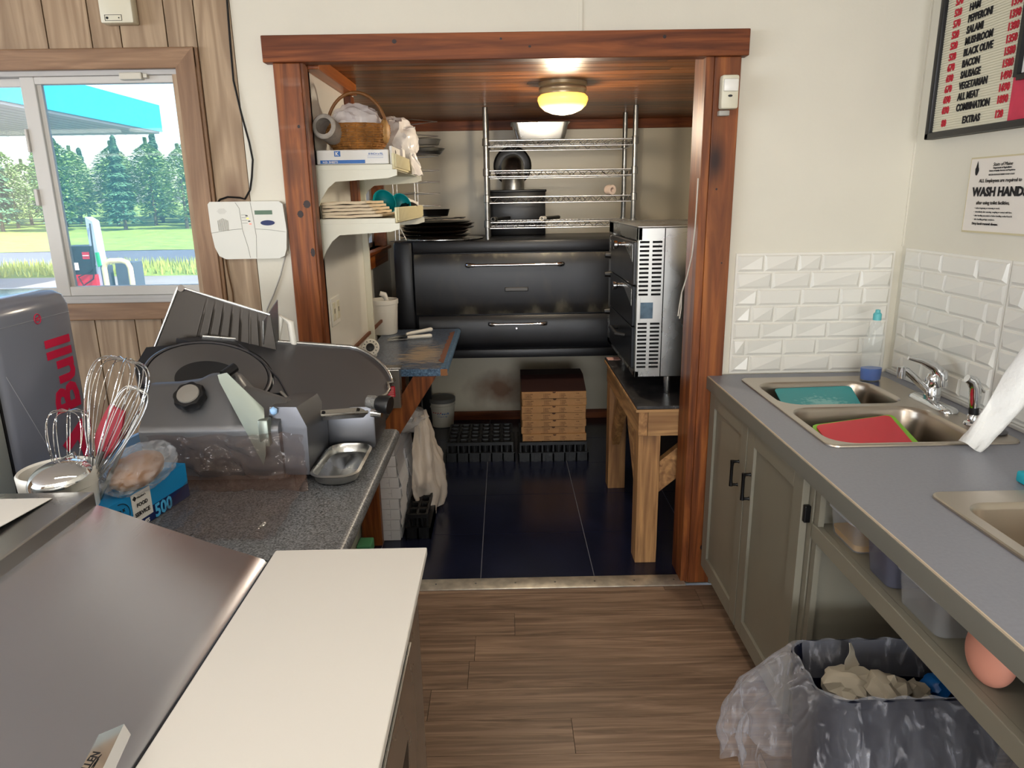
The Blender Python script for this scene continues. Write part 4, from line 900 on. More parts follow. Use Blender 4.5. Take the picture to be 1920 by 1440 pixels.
# black grip knob on the sloped top
kn = Vector((0, -.66, .75)).normalized(); kc = Vector((-.808, -1.015, 1.125))
mb = MB(); N_ = 56; lo = []
for h, r in ((0, .030), (.004, .037), (.020, .038), (.026, .035), (.027, .030)):
    u = Vector((1, 0, 0)); w = kn.cross(u); lo.append([kc+kn*h+(u*math.cos(2*PI*k/N_)+w*math.sin(2*PI*k/N_))*r*(1+.05*math.cos(8*2*PI*k/N_)) for k in range(N_)])
mb.loft(lo, cap0=True, cap1=True); mb.build('grip_knob', M_black, t, 40)
MB().lathe([(0, .031), (.026, .030), (.028, .026)], kc, 36, kn).build('knob_cap', mat('satin cap', '#b3b1ab', .4, .8), t, 50)
# pale green deflector arm
M_defl = mat('pale grey green alloy', '#868d85', .42, .7)
dq = [(408, 703)]
mb = MB().prism([(-.731, -1.028, 1.189), (-.709, -1.025, 1.193), (-.673, -1.032, 1.156), (-.622, -1.042, 1.106), (-.614, -1.070, 1.070), (-.614, -1.085, 1.0), (-.622, -1.086, .975), (-.727, -1.032, 1.172)], Vector((.25, -.8, .5)).normalized()*.006)
mb.box(-.628, -.603, -1.082, -1.05, 1.02, 1.088, 0, .004)
mb.build('slice_deflector', M_defl, t, 30)
MB().cyl((-.725, -1.01, 1.185), (-.705, -.98, 1.198), .012, 16).build('hub_pin', M_black, t)
MB().blob((-.598, -1.045, 1.100), (.011, .008, .012), None, 1).build('blue_clip', mat('pale blue plastic', '#9cc4ee', .3), t, 60)
# extra cover block right of the deflector
mb = MB().prism([(-.64, -1.042, .93), (-.61, -1.036, 1.108), (-.545, -1.034, 1.106), (-.522, -1.038, 1.055), (-.524, -1.042, .93)], (0, .20, -.02)); mb.build('side_cover', M_steel_dull, t, 30)
# ribbed product table at the back
qA, qB, qC, qD = Vector((-.966, -.66, 1.366)), Vector((-.715, -.645, 1.277)), Vector((-.70, -.66, 1.13)), Vector((-1.055, -.69, 1.175))
def Q(u, v, h=0): return qA*(1-u)*(1-v)+qB*u*(1-v)+qC*u*v+qD*(1-u)*v+Vector((0, -.96, .28))*h
mb = MB(); mb.grid(lambda u, v: Q(u, v, .0035*max(0, math.cos((u*11-.5)*2*PI))**16*(1 if .28 < u < .93 and .10 < v else 0)), 130, 10)
to = mb.build('product_table', mat('satin table steel', '#3d3935', .45, .75), t, 50, solid=.006)
MB().tube([Q(0, .0, .004), Q(0, 1, .004)], .004, 6).tube([Q(0, 0, .004), Q(1, 0, .004)], .004, 6).build('rolled_edge', M_steel_x, to, 60)
MB().cyl(Q(.04, .01, -.01), Q(.04, .01, .010), .010, 14).build('rivet', M_chrome, to, 40)
MB().prism([(-.70, -.62, 1.318), (-.712, -.62, 1.15), (-.745, -.66, 1.15), (-.735, -.66, 1.262)], (.003, 0, 0)).build('end_plate', mat('bluish steel plate', '#b7bcc4', .15, 1), t)  # end plate in a slightly bluish steel colour
mb = MB().tube([(-.725, -.60, 1.17), (-.700, -.60, 1.268), (-.672, -.60, 1.245), (-.668, -.60, 1.17)], .011, 10)
mb.build('white_handle', M_white, t, 50)
# catch tray in front
pan('catch_tray', -.457, -.970, GT+.002, .054, .118, .030, M_steel_x, 'shallow stainless catch tray lying in front of the slicer base', 'tray', .92, .009, .04)

# clear crumpled film over the slicer's front
M_film = mat('brownish clear film', '#604a3f', .12, 0, .8, .30, bump=.8, bscale=11)
def fm(u, v):
    x = -.90+u*.385; w = fbm((u*5, v*6, 3.3)); w2 = fbm((u*11, v*9, 8.1))
    if v < .55:
        s = v/.55; z = 1.055-.10*s-.02*s*u+.0; yy = -1.085-.012*s+.018*w+.006*w2; z -= .04*s
    else:
        s = (v-.55)/.45; z = .9155+.014*(1-s)*(1-s)*5*.5+.010*abs(w); yy = -1.097-.27*s+.015*w
    x += .010*w2+.125*v*(1-u)
    return Vector((x, yy+.01*math.sin(u*17)*(1-v), max(z, .9125)))
mb = MB().grid(fm, 70, 60)
tag(mb.build('plastic_film', M_film, None, 60), 'brownish clear plastic film draped over the slicer front and counter', 'plastic film')

# ---------------------------------------------------------------- carton of bags, bun in a bag
M_cart = mat('blue carton', '#1788c4', .5); M_navy = mat('navy print', '#16265a', .5)
e1 = Vector((.19, .98, 0)).normalized(); e2 = Vector((-e1.y, e1.x, 0)); o_ = Vector((-.848, -1.372, GT+.001))
t = thing('bag_carton', 'blue dispenser carton of food bags marked 500 beside the utensil bucket', 'carton', o_+e1*.13+e2*.03)
mb = MB().obox(o_+e1*.13+e2*.03+Vector((0,0,.042)), e1*.13, e2*.03, Vector((0,0,.042))); mb.build('carton', M_cart, t)
fo = o_-e2*.0008; up = Vector((0,0,1))
mb = MB().obox(fo+e1*.165+up*.017, e1*.094, e2*.0006, up*.016); mb.build('navy_band', M_navy, t)
mb = MB().obox(fo+e1*.098+up*.050-e2*.0008, e1*.030, e2*.0006, up*.032); mb.build('white_label', M_paper, t)
mb = MB().text('FOOD', .012, fo+e1*.080+up*.050-e2*.0022, e1, up, bold=.02).text('SERVICE', .013, fo+e1*.071+up*.030-e2*.0022, e1, up, bold=.02).text("Member's", .007, fo+e1*.083+up*.069-e2*.0022, e1, up)
mb.obox(fo+e1*.077+up*.0715-e2*.0018, (e1+up)*.003, e2*.0004, (up-e1)*.003)
mb.text('9 in x', .014, fo+e1*.014+up*.058-e2*.001, e1, up, bold=.02).text('15 in', .014, fo+e1*.018+up*.042-e2*.001, e1, up, bold=.02)
mb.tube([fo+e1*(.03+.03*math.cos(a))+up*(.052+.026*math.sin(a))-e2*.001 for a in [k*.2-1.6 for k in range(17)]], .0008, 4); mb.build('label_lettering', M_ink, t)
mb = MB().text('500', .042, fo+e1*.132+up*.003-e2*.0016, e1, up, bold=.03, xs=.95); mb.build('big_number', mat('light blue print', '#4fb2e6', .5), t)
mb = MB().text('bags', .02, fo+e1*.078+up*.004-e2*.0018, e1, up, bold=.02); mb.build('small_lettering', M_paper, t)
t = thing('bagged_bun', 'golden bread roll in a clear printed bag lying on the blue carton', 'bread', (-.86, -1.25, .996))
bc = Vector((-.850, -1.235, 1.026))
MB().blob(bc, (.048, .085, .036), lambda d: 1+.06*fbm(tuple(d*2)), 4).build('bread_roll', mat('baked crust', '#96601c', .6, vary=.35, vscale=14), t, 60)
def wr(d):
    p = d*2.4; return 1+.30*(1-abs(noise.noise(p))-.65)+.12*(1-abs(noise.noise(p*2.7))-.6)
MB().blob(bc+Vector((.002, .01, .002)), (.058, .112, .044), wr, 5).build('clear_bag', film('shiny clear wrap', '#dfe4ea', .26, .08, .4, 40, .8), t, 50)
mb = MB()
for i in range(7): mb.text(['HAM', 'ROLLS', '1234', 'FRESH'][i % 4], .011, bc+Vector((-.065+.010*i*.3, -.075-.0*i, .045-.008*i)), Vector((.5, .85, .0)), Vector((-.4, .25, .88)), bold=.01)
mb.build('bag_print', mat('blue grey print', '#3f4a66', .6), t)
t = thing('foil_carton', 'pale blue edged flat carton standing behind the slicer', 'carton', (-1.06, -.80, GT))
MB().obox((-1.055, -.88, GT+.037), Vector((.020, .11, .0)), Vector((-.006, .001, 0)), Vector((0, 0, .036))).build('carton', mat('pale blue carton', '#8fbdf0', .4), t)

# ---------------------------------------------------------------- utensil bucket with whisks
BC = Vector((-.940, -1.362, GT))
t = thing('utensil_pail', 'white plastic pail holding whisks and ladle beside the steel prep table', 'pail', BC)
MB().lathe([(0, .002), (.058, .002), (.061, .010), (.068, .135), (.0715, .137), (.072, .150), (.073, .168), (.070, .172), (.066, .168), (.059, .012), (0, .008)], BC, 44).build('pail', M_white, t, 40)
def whisk(name, label, base, top, R_, n, m=M_chrome):
    base = Vector(base); top = Vector(top); ax = (top-base).normalized(); L_ = (top-base).length
    t = thing(name, label, 'whisk', base); u = ax.orthogonal().normalized(); w = ax.cross(u)
    mb = MB()
    for k in range(n):
        a = PI*k/n; dd = u*math.cos(a)+w*math.sin(a)
        pts = []
        for j in range(25):
            th = -1.0+2.0*j/24; s = math.sin(th*PI/2)  # balloon loop
            r = R_*math.sin(PI*(1-abs(th))**.75*.5+0) if False else 0
            f = 1-abs(th); h = L_*(.34+.66*(1-(abs(th))**2.4)); rr = R_*math.sin(min(1, abs(th)*1.0)*PI)**.7 if abs(th) > .0 else 0
            rr = R_*(abs(th)**.45)*(1-abs(th)**3)*1.55
            pts.append(base+ax*h+dd*rr*(1 if th > 0 else -1))
        mb.tube(pts, .0009, 5)
    mb.build('wire_loops', m, t, 60)
    MB().tube([base, base+ax*L_*.10, base+ax*L_*.36, base+ax*L_*.40], [.008, .010, .008, .004], 12).build('handle', m, t, 50)
whisk('balloon_whisk', 'small steel whisk at left in the white pail', BC+Vector((.0, -.005, .012)), (-.902, -1.352, 1.200), .040, 5)
whisk('balloon_whisk', 'large tall steel whisk leaning right in the white pail', BC+Vector((.01, .004, .012)), (-.80, -1.305, 1.292), .056, 8)
whisk('balloon_whisk', 'slim steel whisk leaning far right in the white pail', BC+Vector((-.012, .01, .012)), (-.772, -1.325, 1.235), .030, 6, M_wire)
t = thing('rubber_spatula', 'dark red rubber spatula among the whisks in the white pail', 'spatula', BC+Vector((.02, .02, .01)))
sa = Vector((-.945, -1.335, .925)); sb_ = Vector((-.822, -1.318, 1.195)); ax = (sb_-sa).normalized(); sd = Vector((.80, -.15, -.38)).normalized()
MB().tube([sa, sb_-ax*.10], .006, 10).build('handle', M_steel_z, t, 50)
def spf(u, v): return sa+ax*((sb_-sa).length-.115+.115*v)+sd*(u-.5)*(.052*(1-.35*v**3)*min(1, .35+2.2*v))
MB().grid(spf, 8, 12).build('blade', mat('dark red rubber', '#8f1526', .45), t, 60, solid=.006)
t = thing('steel_tongs', 'narrow steel tongs tips beside the red spatula in the pail', 'tongs', BC+Vector((.02, .03, .01)))
MB().bar((-.93, -1.33, .925), (-.795, -1.31, 1.165), .012, .003).bar((-.925, -1.33, .925), (-.785, -1.312, 1.178), .010, .003).build('arms', M_steel_z, t)
t = thing('ladle', 'polished steel ladle bowl hooked on the rim of the white pail', 'ladle', (-.905, -1.42, 1.06))
mb = MB(); lc = Vector((-.905, -1.415, 1.085)); lx = Vector((.96, .05, .22)).normalized(); ly = Vector((-.1, .9, .2)).normalized(); lz = lx.cross(ly).normalized()
def lad(u, v):
    a = u*2*PI; r = math.sin(v*PI/2); return lc+lx*.062*r*math.cos(a)+ly*.048*r*math.sin(a)+lz*(.036*math.cos(v*PI/2)-.008)
mb.grid(lad, 40, 14); mb.build('bowl', M_chrome, t, 60, solid=.0015)
MB().tube([lc+lx*.02+ly*.044, lc+ly*.075+Vector((0,0,.005)), (-.95, -1.335, 1.09), (-.965, -1.325, .94)], .0035, 8).build('handle', M_chrome, t, 60)

# ---------------------------------------------------------------- stainless prep table in the foreground
M_lid = steel('foreground lid steel', '#cdd0db', .22, 'y', smudge=.05)  # bluish tint put into neutral steel to offset its warm reflections
PY1, PY0 = -1.468, -2.66
t = thing('prep_table', 'stainless steel sandwich prep table with hinged lid and cutting board', 'prep table', (-.6, -2.0, 0))
MB().box(-1.25, -.205, PY0, PY1-.008, .08, .90, 0, .004).build('cabinet', M_steel_z, t)
MB().box(-.204, -.199, -2.25, -1.62, .14, .84, 0, .002).build('cabinet_door', M_steel_z, t)
MB().prism([(-.1985, -1.86, .72), (-.1985, -1.72, .72), (-.1985, -1.74, .63), (-.1985, -1.86, .63)], (-.003, 0, 0)).build('finger_pull', M_black, t)
MB().box(-1.2, -.26, PY0+.05, PY1-.06, .0, .08).build('plinth', M_black, t)
MB().box(-.489, -.470, PY0, PY1+.01, .895, .928).build('trim_strip', M_black, t)
MB().box(-.52, -.20, PY0, PY1+.012, .90, .914, 0, .002).build('ledge', M_steel_y, t)
mb = MB(); lp = [(-.806, 1.046), (-.79, 1.041), (-.692, .999), (-.595, .960), (-.53, .936), (-.504, .9255), (-.494, .915), (-.494, .903)]
lo = [[Vector((x, yy, z)) for x, z in lp]+[Vector((-.80, yy, .90))] for yy in (PY0, PY1-.02, PY1)]
mb.loft(lo, cap0=True, cap1=True); lid = mb.build('lid', M_lid, t, 35)
MB().box(-1.25, -.806, PY0, PY1, .90, 1.074, 0, .003).build('rear_hood', M_steel_y, t)
mb = MB().tube([(-.507, -2.055, .955), (-.500, -2.02, .985), (-.493, -1.985, .985), (-.500, -1.965, .955)], .008, 10)
mb = MB().obox((-.508, -2.02, .962), Vector((.014, .004, .004)), Vector((-.008, .045, .0)), Vector((-.003, 0, .008)))
ho = mb.build('lid_handle', M_chrome, lid, 40)
mb = MB().text('ALLEN', .012, (-.510, -2.05, .9712), (.0, 1, 0), (-1, 0, .2), bold=.02); mb.build('lettering', M_ink, ho)
tag(MB().box(-.486, -.186, PY0, -1.443, .9145, .931, 0, .0025).build('cutting_board', mat('white cutting board', '#dcd8d1', .5, vary=.012, vscale=3)), 'long white cutting board on the front ledge of the prep table', 'cutting board')
t = thing('note_card', 'white paper note with handwriting on top of the prep table hood', 'note', (-.98, -1.60, 1.0745))
MB().grid(lambda u, v: Vector((-1.12+.245*u+.01*v, -1.72+.22*v-.02*u*(1-v), 1.0755+.012*u*u*(1-v))), 14, 8).build('sheet', M_paper, t, 60, solid=.001)
mb = MB().text('t', .05, (-.978, -1.62, 1.082), (.2, 1, 0), (-1, .2, 0), bold=.0, shear=.3); mb.bar((-1.0, -1.60, 1.0815), (-.955, -1.585, 1.084), .0016, .0006); mb.build('handwriting', M_ink, t)

# ---------------------------------------------------------------- grey drinks cooler at left
M_cool = mat('grey cooler side', '#777b88', .18, .0)
QX, QY1, QY0, QZ = -1.17, -.84, -1.158, 1.392
t = thing('drinks_cooler', 'grey drinks cooler with red lettering on its side beside the window', 'cooler', (-1.5, -1.05, 0))
mb = MB(); 
lo = [rrect(-1.5, -1.0, z, .33-s, .16-s, .03, 4) for z, s in ((.001, 0), (1.35, 0), (1.375, .006), (1.388, .020), (QZ, .04))]
mb.loft(lo, cap0=True, cap1=True); mb.build('body', M_cool, t, 45)
MB().box(-1.83, QX+.0, -1.245, -1.168, .06, 1.37, 0, .012).build('door', mat('pale grey door', '#8d928f', .35), t, 40)
MB().box(-1.82, QX-.004, -1.1675, -1.1605, .06, 1.37).build('gasket', M_black, t)
M_rb = mat('red logo', '#d01545', .4)
mb = MB().text('Bull', .138, (QX+.0005, -.884, 1.075), (0,0,1), (0,-1,0), bold=.03, xs=.98)
mb.prism([(QX+.001, -.89, 1.045), (QX+.001, -.985, 1.0), (QX+.001, -.965, .975), (QX+.001, -.92, .995), (QX+.001, -.90, .91), (QX+.001, -.882, .93)], (.0006, 0, 0))
mb.build('red_lettering', M_rb, t)
mb = MB().text('R', .020, (QX+.0005, -.984, 1.325), (0,0,1), (0,-1,0), bold=.02)
mb.tube([(QX+.001, -.991+.012*math.cos(a), 1.331+.012*math.sin(a)) for a in [k*.35 for k in range(18)]], .0012, 4, close=True); mb.build('registered_mark', M_rb, t)
mb = MB().bar((QX+.0006, -1.135, 1.22), (QX+.0006, -1.01, .95), .0012, .001, (1, 0, 0)).bar((QX+.0006, -.862, 1.33), (QX+.0006, -1.13, 1.33), .0012, .001, (1, 0, 0)); mb.build('panel_line', mat('grey line', '#9a9ea6', .5), t)

# ---------------------------------------------------------------- on the panelled wall
t = thing('alarm_panel', 'white alarm keypad panel between the window and the red post', 'alarm panel', (-.965, -.02, 1.39))
mb = MB(); poly = []
for (x, z) in ((-1.106, 1.595), (-1.098, 1.604), (-.845, 1.603), (-.832, 1.592), (-.826, 1.50), (-.833, 1.43), (-.842, 1.405), (-.862, 1.396), (-1.062, 1.396), (-1.085, 1.408), (-1.098, 1.44), (-1.105, 1.50)): poly.append((x, -.012, z))
mb.prism(poly, (0, -.026, 0)); mb.build('housing', mat('panel white', '#dcdad0', .4), t, 20)
MB().box(-1.085, -.835, -.012, -.001, 1.41, 1.595).build('back_box', M_cream, t)
fy = -.0385
MB().box(-.937, -.873, fy-.001, fy, 1.556, 1.571).build('display', mat('green display', '#55705c', .3), t)
mb = MB(); mb.prism([(-.893+.026*math.cos(2*PI*k/24), fy-.002, 1.526+.0095*math.sin(2*PI*k/24)) for k in range(24)], (0, .002, 0)); mb.build('badge', M_navy, t)
mb = MB()
for r_ in range(5):
    for k in range(9): mb.cyl((-1.074+k*.0042, fy, 1.578-r_*.004), (-1.074+k*.0042, fy-.0006, 1.578-r_*.004), .0009, 6) if abs(k-4) < 5-abs(r_-2) else None
for k in range(9): mb.box(-1.076+k*.0045, -1.0745+k*.0045, fy-.0006, fy, 1.50, 1.545-.002*abs(k-4))
mb.build('speaker_slots', mat('slot grey', '#8e8c82', .7), t)
mb = MB().tube([(-1.104, fy, 1.492), (-1.04, fy, 1.502), (-.99, fy, 1.506)], .0007, 4).tube([(-1.005, fy, 1.600), (-.992, fy, 1.58), (-.988, fy, 1.50), (-.975, fy, 1.44), (-.97, fy, 1.40)], .0007, 4).tube([(-.95, fy, 1.602), (-.945, fy, 1.55), (-.94, fy, 1.48), (-.947, fy, 1.40)], .0007, 4).tube([(-.94, fy, 1.505), (-.88, fy, 1.50), (-.83, fy, 1.492)], .0007, 4)
for i in range(4): mb.box(-.987, -.967, fy-.0005, fy, 1.555-i*.0098, 1.5565-i*.0098)
mb.build('panel_lines', mat('seam grey', '#908e84', .7), t)
for x, z, m_ in ((-.968, 1.5525, M_black), (-.965, 1.543, mat('amber light', '#ffd060', .4, emit='#ffc040', estr=1.2)), (-.960, 1.533, M_black), (-.957, 1.523, mat('red light', '#ff9080', .4, emit='#ff6050', estr=.9))):
    MB().box(x-.004, x+.004, fy-.001, fy, z-.002, z+.002).build('indicator', m_, t)
t = thing('wall_sounder', 'ivory plastic sensor box high on the panelled wall above the window', 'sensor box', (-1.335, -.01, 2.2))
MB().box(-1.393, -1.280, -.045, 0, 2.203, 2.40, 0, .006).build('case', M_cream, t, 40)
mb = MB().box(-1.376, -1.318, -.0465, -.045, 2.210, 2.211).box(-1.376, -1.318, -.0465, -.045, 2.228, 2.229).box(-1.376, -1.375, -.0465, -.045, 2.21, 2.228).box(-1.319, -1.318, -.0465, -.045, 2.21, 2.228).cyl((-1.368, -.045, 2.219), (-1.368, -.047, 2.219), .004, 10).cyl((-1.328, -.045, 2.219), (-1.328, -.047, 2.219), .002, 10)
mb.build('sensor_marks', M_ink, t)
tag(MB().tube([(-.966, -.006, 2.43), (-.966, -.006, 2.28), (-.970, -.008, 2.15), (-.973, -.008, 2.02), (-.958, -.008, 1.91), (-.940, -.008, 1.81), (-.934, -.008, 1.75), (-.944, -.008, 1.69), (-.955, -.008, 1.645), (-.978, -.008, 1.612), (-.995, -.008, 1.617), (-1.04, -.008, 1.621), (-1.07, -.008, 1.612), (-1.085, -.008, 1.595)], .0036, 6).build('black_cable', M_black, None, 60), 'black cable looping down the wall to the alarm panel', 'cable')
tag(MB().tube([(-.845, -.006, 1.59), (-.838, -.006, 1.50), (-.85, -.006, 1.40), (-.875, -.006, 1.33), (-.91, -.006, 1.255), (-.94, -.006, 1.20), (-.96, -.006, 1.10)], .003, 6).build('grey_cable', mat('pale grey cable', '#b5b2aa', .5), None, 60), 'pale grey cable running down the white wall below the alarm panel', 'cable')
tag(MB().tube([(-1.072, -.016, 1.40), (-1.068, -.016, 1.34), (-1.06, -.016, 1.27), (-1.062, -.016, 1.20), (-1.06, -.016, 1.05)], .003, 6).build('brown_cable', mat('brown cable', '#5d3f22', .5), None, 60), 'thin brown cable beside the window trim under the alarm panel', 'cable')
# motion detector on the right post
t = thing('motion_detector', 'cream motion detector mounted high on the right red post', 'motion detector', (.783, -.03, 1.87))
mb = MB().box(.752, .814, -.072, -.034, 1.893, 2.006, 0, .008); mb.build('case', M_cream, t, 40)
MB().box(.757, .809, -.080, -.066, 1.950, 1.992, 0, .006).build('lens', mat('milky lens', '#efece2', .3), t, 40)
MB().prism([(.783+.008*math.cos(2*PI*k/16), -.0735, 1.936+.004*math.sin(2*PI*k/16)) for k in range(16)], (0, .002, 0)).build('emblem', M_black, t)
MB().box(.752, .790, -.055, -.030, 1.872, 1.890, 0, .003).build('bracket', mat('grey bracket', '#a8a49a', .4), t, 40)
# ---------------------------------------------------------------- embossed white tile sheets above the sink counter
M_tilew = mat('glossy white tile sheet', '#e4e0d6', .28)
def tile_sheet(label, o, right, n, w, z0, z1, rows, seed):
    R = random.Random(seed); o = Vector(o); r = Vector(right); nn = Vector(n); mb = MB(); up = Vector((0, 0, 1))
    c = o+r*w/2+up*(z0+z1)/2; mb.obox(c+nn*.003, r*w/2, up*(z1-z0)/2, nn*.003)
    h = (z1-z0-.012)/rows
    for k in range(rows):
        x = .006; zz = z0+.006+k*h; L_ = R.uniform(.05, .14)
        while x < w-.02:
            e = min(x+L_, w-.006)
            if w-.006-e < .03: e = w-.006
            a, b_ = x+.0015, e-.0015; zl, zh = zz+.0015, zz+h-.0015; bv = .010; tl = R.choice([0, .004, -.004])
            vs = [o+r*p+up*q+nn*.006 for p, q in ((a, zl), (b_, zl), (b_, zh), (a, zh))]
            vs += [o+r*p+up*q+nn*s for p, q, s in ((a+bv, zl+bv, .0125+tl), (b_-bv, zl+bv, .0125-tl), (b_-bv*.6, zh-bv*.5, .0125+tl*.5), (a+bv*.6, zh-bv*.5, .0125-tl*.5))]
            mb.add(vs, [(4, 5, 6), (4, 6, 7), (0, 1, 5, 4), (1, 2, 6, 5), (2, 3, 7, 6), (3, 0, 4, 7)])
            x = e; L_ = R.choice([.09, .13, .15, .17, .19])
    tag(mb.build('tile_sheet', M_tilew, None, 10, origin=o+up*z0), label, 'tile sheet')
tile_sheet('white embossed tile sheet on the wall between red post and corner', (.862, 0, 0), (1,0,0), (0,-1,0), .61, .912, 1.382, 7, 3)
tile_sheet('white embossed tile sheet on the right wall behind the faucet', (1.5, -.035, 0), (0,-1,0), (-1,0,0), .572, .925, 1.395, 7, 8)
tile_sheet('white embossed tile sheet on the right wall behind the paper towel', (1.5, -.611, 0), (0,-1,0), (-1,0,0), .60, .925, 1.395, 7, 21)

# ---------------------------------------------------------------- letter board menu
t = thing('menu_board', 'black framed letter board menu with red prices on the right wall', 'menu board', (1.49, -.7, 1.775))
MY0, MY1, MZ0, MZ1 = -.108, -1.25, 1.775, 2.43
mb = MB()
for (a, b_, c, d) in ((MY0, MY0-.024, MZ0, MZ1), (MY1+.024, MY1, MZ0, MZ1), (MY0, MY1, MZ0, MZ0+.022), (MY0, MY1, MZ1-.022, MZ1)): mb.box(1.466, 1.499, b_, a, c, d, 0, .004)
mb.build('frame', M_black, t, 40)
mb = MB().box(1.482, 1.499, MY1, MY0, MZ0, MZ1); z = MZ0+.024
while z < MZ1-.02: mb.box(1.4795, 1.4825, MY1+.02, MY0-.02, z, z+.0062); z += .0078
mb.build('grooved_panel', mat('letter board cream', '#d9d3bb', .6), t)
rows = [('80', 'EXTRAS', '120'), ('690', 'COMBINATION', '1890'), ('690', 'ALL MEAT', '1690'), ('670', 'VEGETARIAN', '1490'), ('690', 'SAUSAGE', '1580'), ('670', 'BACON', '1580'), ('520', 'BLACK OLIVE', '1350'), ('520', 'MUSHROOM', '1380'), ('520', 'SALAMI', '1390'), ('570', 'PEPPERONI', '1390'), ('520', 'HAM', '1390'), ('570', 'HAMBURG', '1390'), ('480', 'CHEESE', '1290')]
mr_, mk, mq_ = MB(), MB(), MB(); rt_, up_ = (0,-1,0), (0,0,1)
for i, (p, nme, q) in enumerate(rows):
    z = 1.812 if i == 0 else 1.853+(i-1)*.0335
    mr_.text(p, .031, (1.479, -.176 if i else -.182, z), rt_, up_, xs=.82, bold=.03, depth=.002)
    mq_.text(q, .031, (1.479, -.451, z), rt_, up_, xs=.80, bold=.03, depth=.002)
    mk.text(nme, .031, (1.479, -.254 if i else -.295, z), rt_, up_, xs=.76 if len(nme) > 6 else .80, bold=.03, depth=.002)
mr_.build('red_price_letters', mat('red letters', '#b8102c', .5), t); mq_.build('red_price_letters', mat('red letters', '#b8102c', .5), t); mk.build('black_letters', M_ink, t)
mb = MB().box(1.462, 1.480, -.545, -.530, 1.915, MZ1-.02).box(1.462, 1.480, -1.2, -.545, 1.905, 1.92); mb.build('inner_frame', M_black, t)
MB().box(1.476, 1.479, -.80, -.515, 1.790, 1.925).build('pink_card', mat('pink red card', '#c7354f', .6, vary=.12, vscale=20), t)
MB().box(1.476, 1.479, -1.2, -.545, 1.92, MZ1-.03).build('inset_sheet', M_paper, t)

# ---------------------------------------------------------------- wash hands notice
t = thing('hand_washing_sign', 'white laminated WASH HANDS notice on the right wall', 'sign', (1.497, -.5, 1.468))
MB().box(1.4955, 1.4995, -.655, -.346, 1.468, 1.702).build('sheet', mat('laminated paper', '#e2dad0', .3), t)
mb = MB().box(1.4948, 1.4955, -.653, -.348, 1.468, 1.474).box(1.4948, 1.4955, -.653, -.348, 1.697, 1.702).box(1.4948, 1.4955, -.3485, -.346, 1.468, 1.702); mb.build('yellowed_edge', mat('yellowed tape', '#c9bd98', .5), t)
mb = MB(); X_ = 1.4945; cy = -.50
mb.text('State of Maine', .015, (X_, cy, 1.672), rt_, up_, align='CENTER', shear=.25).text('Department of Agriculture', .0075, (X_, cy, 1.664), rt_, up_, align='CENTER', bold=.02).text('Division of Quality Assurance and Regulations', .0062, (X_, cy, 1.656), rt_, up_, align='CENTER', bold=.02)
mb.text('REGULATION IN MAINE FOOD CODE', .0068, (X_, cy, 1.644), rt_, up_, align='CENTER').text('ALL Employees are required to', .0150, (X_, cy+.003, 1.624), rt_, up_, align='CENTER', bold=.012)
mb.text('WASH HANDS', .037, (X_, cy, 1.583), rt_, up_, align='CENTER', bold=.045, xs=1.02)
mb.text('after using toilet facilities,', .0150, (X_, -.402, 1.557), rt_, up_, bold=.012)
for i, s in enumerate(('before beginning or returning to work,', 'immediately after sneezing, coughing or contact with face,', 'after handling uncooked or before handling cooked food &', 'after handling garbage containers.')):
    mb.text('\u2022  '+s, .0072, (X_, -.397, 1.543-i*.0115), rt_, up_)
mb.text('Dirty hands transmit disease.', .0105, (X_, -.395, 1.494), rt_, up_, bold=.02)
mb.prism([(X_, -.382-.009*math.cos(a)*(1 if a < PI else .8), 1.660+.014*math.sin(a)) for a in [2*PI*k/14 for k in range(14)]], (-.0006, 0, 0)).prism([(X_, -.382, 1.690), (X_, -.387, 1.672), (X_, -.377, 1.672)], (-.0006, 0, 0))
mb.prism([(X_, -.640, 1.693), (X_, -.652, 1.690), (X_, -.654, 1.668), (X_, -.640, 1.655), (X_, -.622, 1.634), (X_, -.620, 1.655), (X_, -.628, 1.672)], (-.0006, 0, 0))
mb.build('lettering', M_ink, t)

# ---------------------------------------------------------------- right worktop with two sinks
KX0, KX1, KY0, KY1, KT = .772, 1.498, -.014, -2.72, .91
M_lam = mat('grey blue laminate', '#81838d', .38, vary=.05, vscale=120)
hole1 = rrect(1.145, -.483, KT, .255, .365, .05); hole2 = rrect(1.235, -1.47, KT, .24, .24, .05)
t = thing('sink_worktop', 'grey laminate worktop along the right wall holding both sinks', 'worktop', (1.13, -1.35, .86))
MB().prism([(KX0, KY0, KT), (KX1, KY0, KT), (KX1, KY1, KT), (KX0, KY1, KT)], (0, 0, -.05), 0, [hole1, hole2]).build('worktop', M_lam, t)
MB().box(KX0-.001, KX0+.002, KY1, KY0, KT-.0035, KT+.0006).build('edge_line', mat('pale edge line', '#c9b79f', .5), t)  # pale line along the front bevel of the worktop
MB().box(KX0-.003, KX0-.0005, KY1, KY0, KT-.05, KT-.0035).build('edge_strip', mat('grey edging', '#77756d', .4), t)
MB().box(1.484, 1.4985, KY1, KY0, KT, KT+.014, 0, .003).build('caulk_strip', M_vinyl, t)
M_sink = steel('satin sink steel', '#b5ab9e', .30, 'y', smudge=.05)
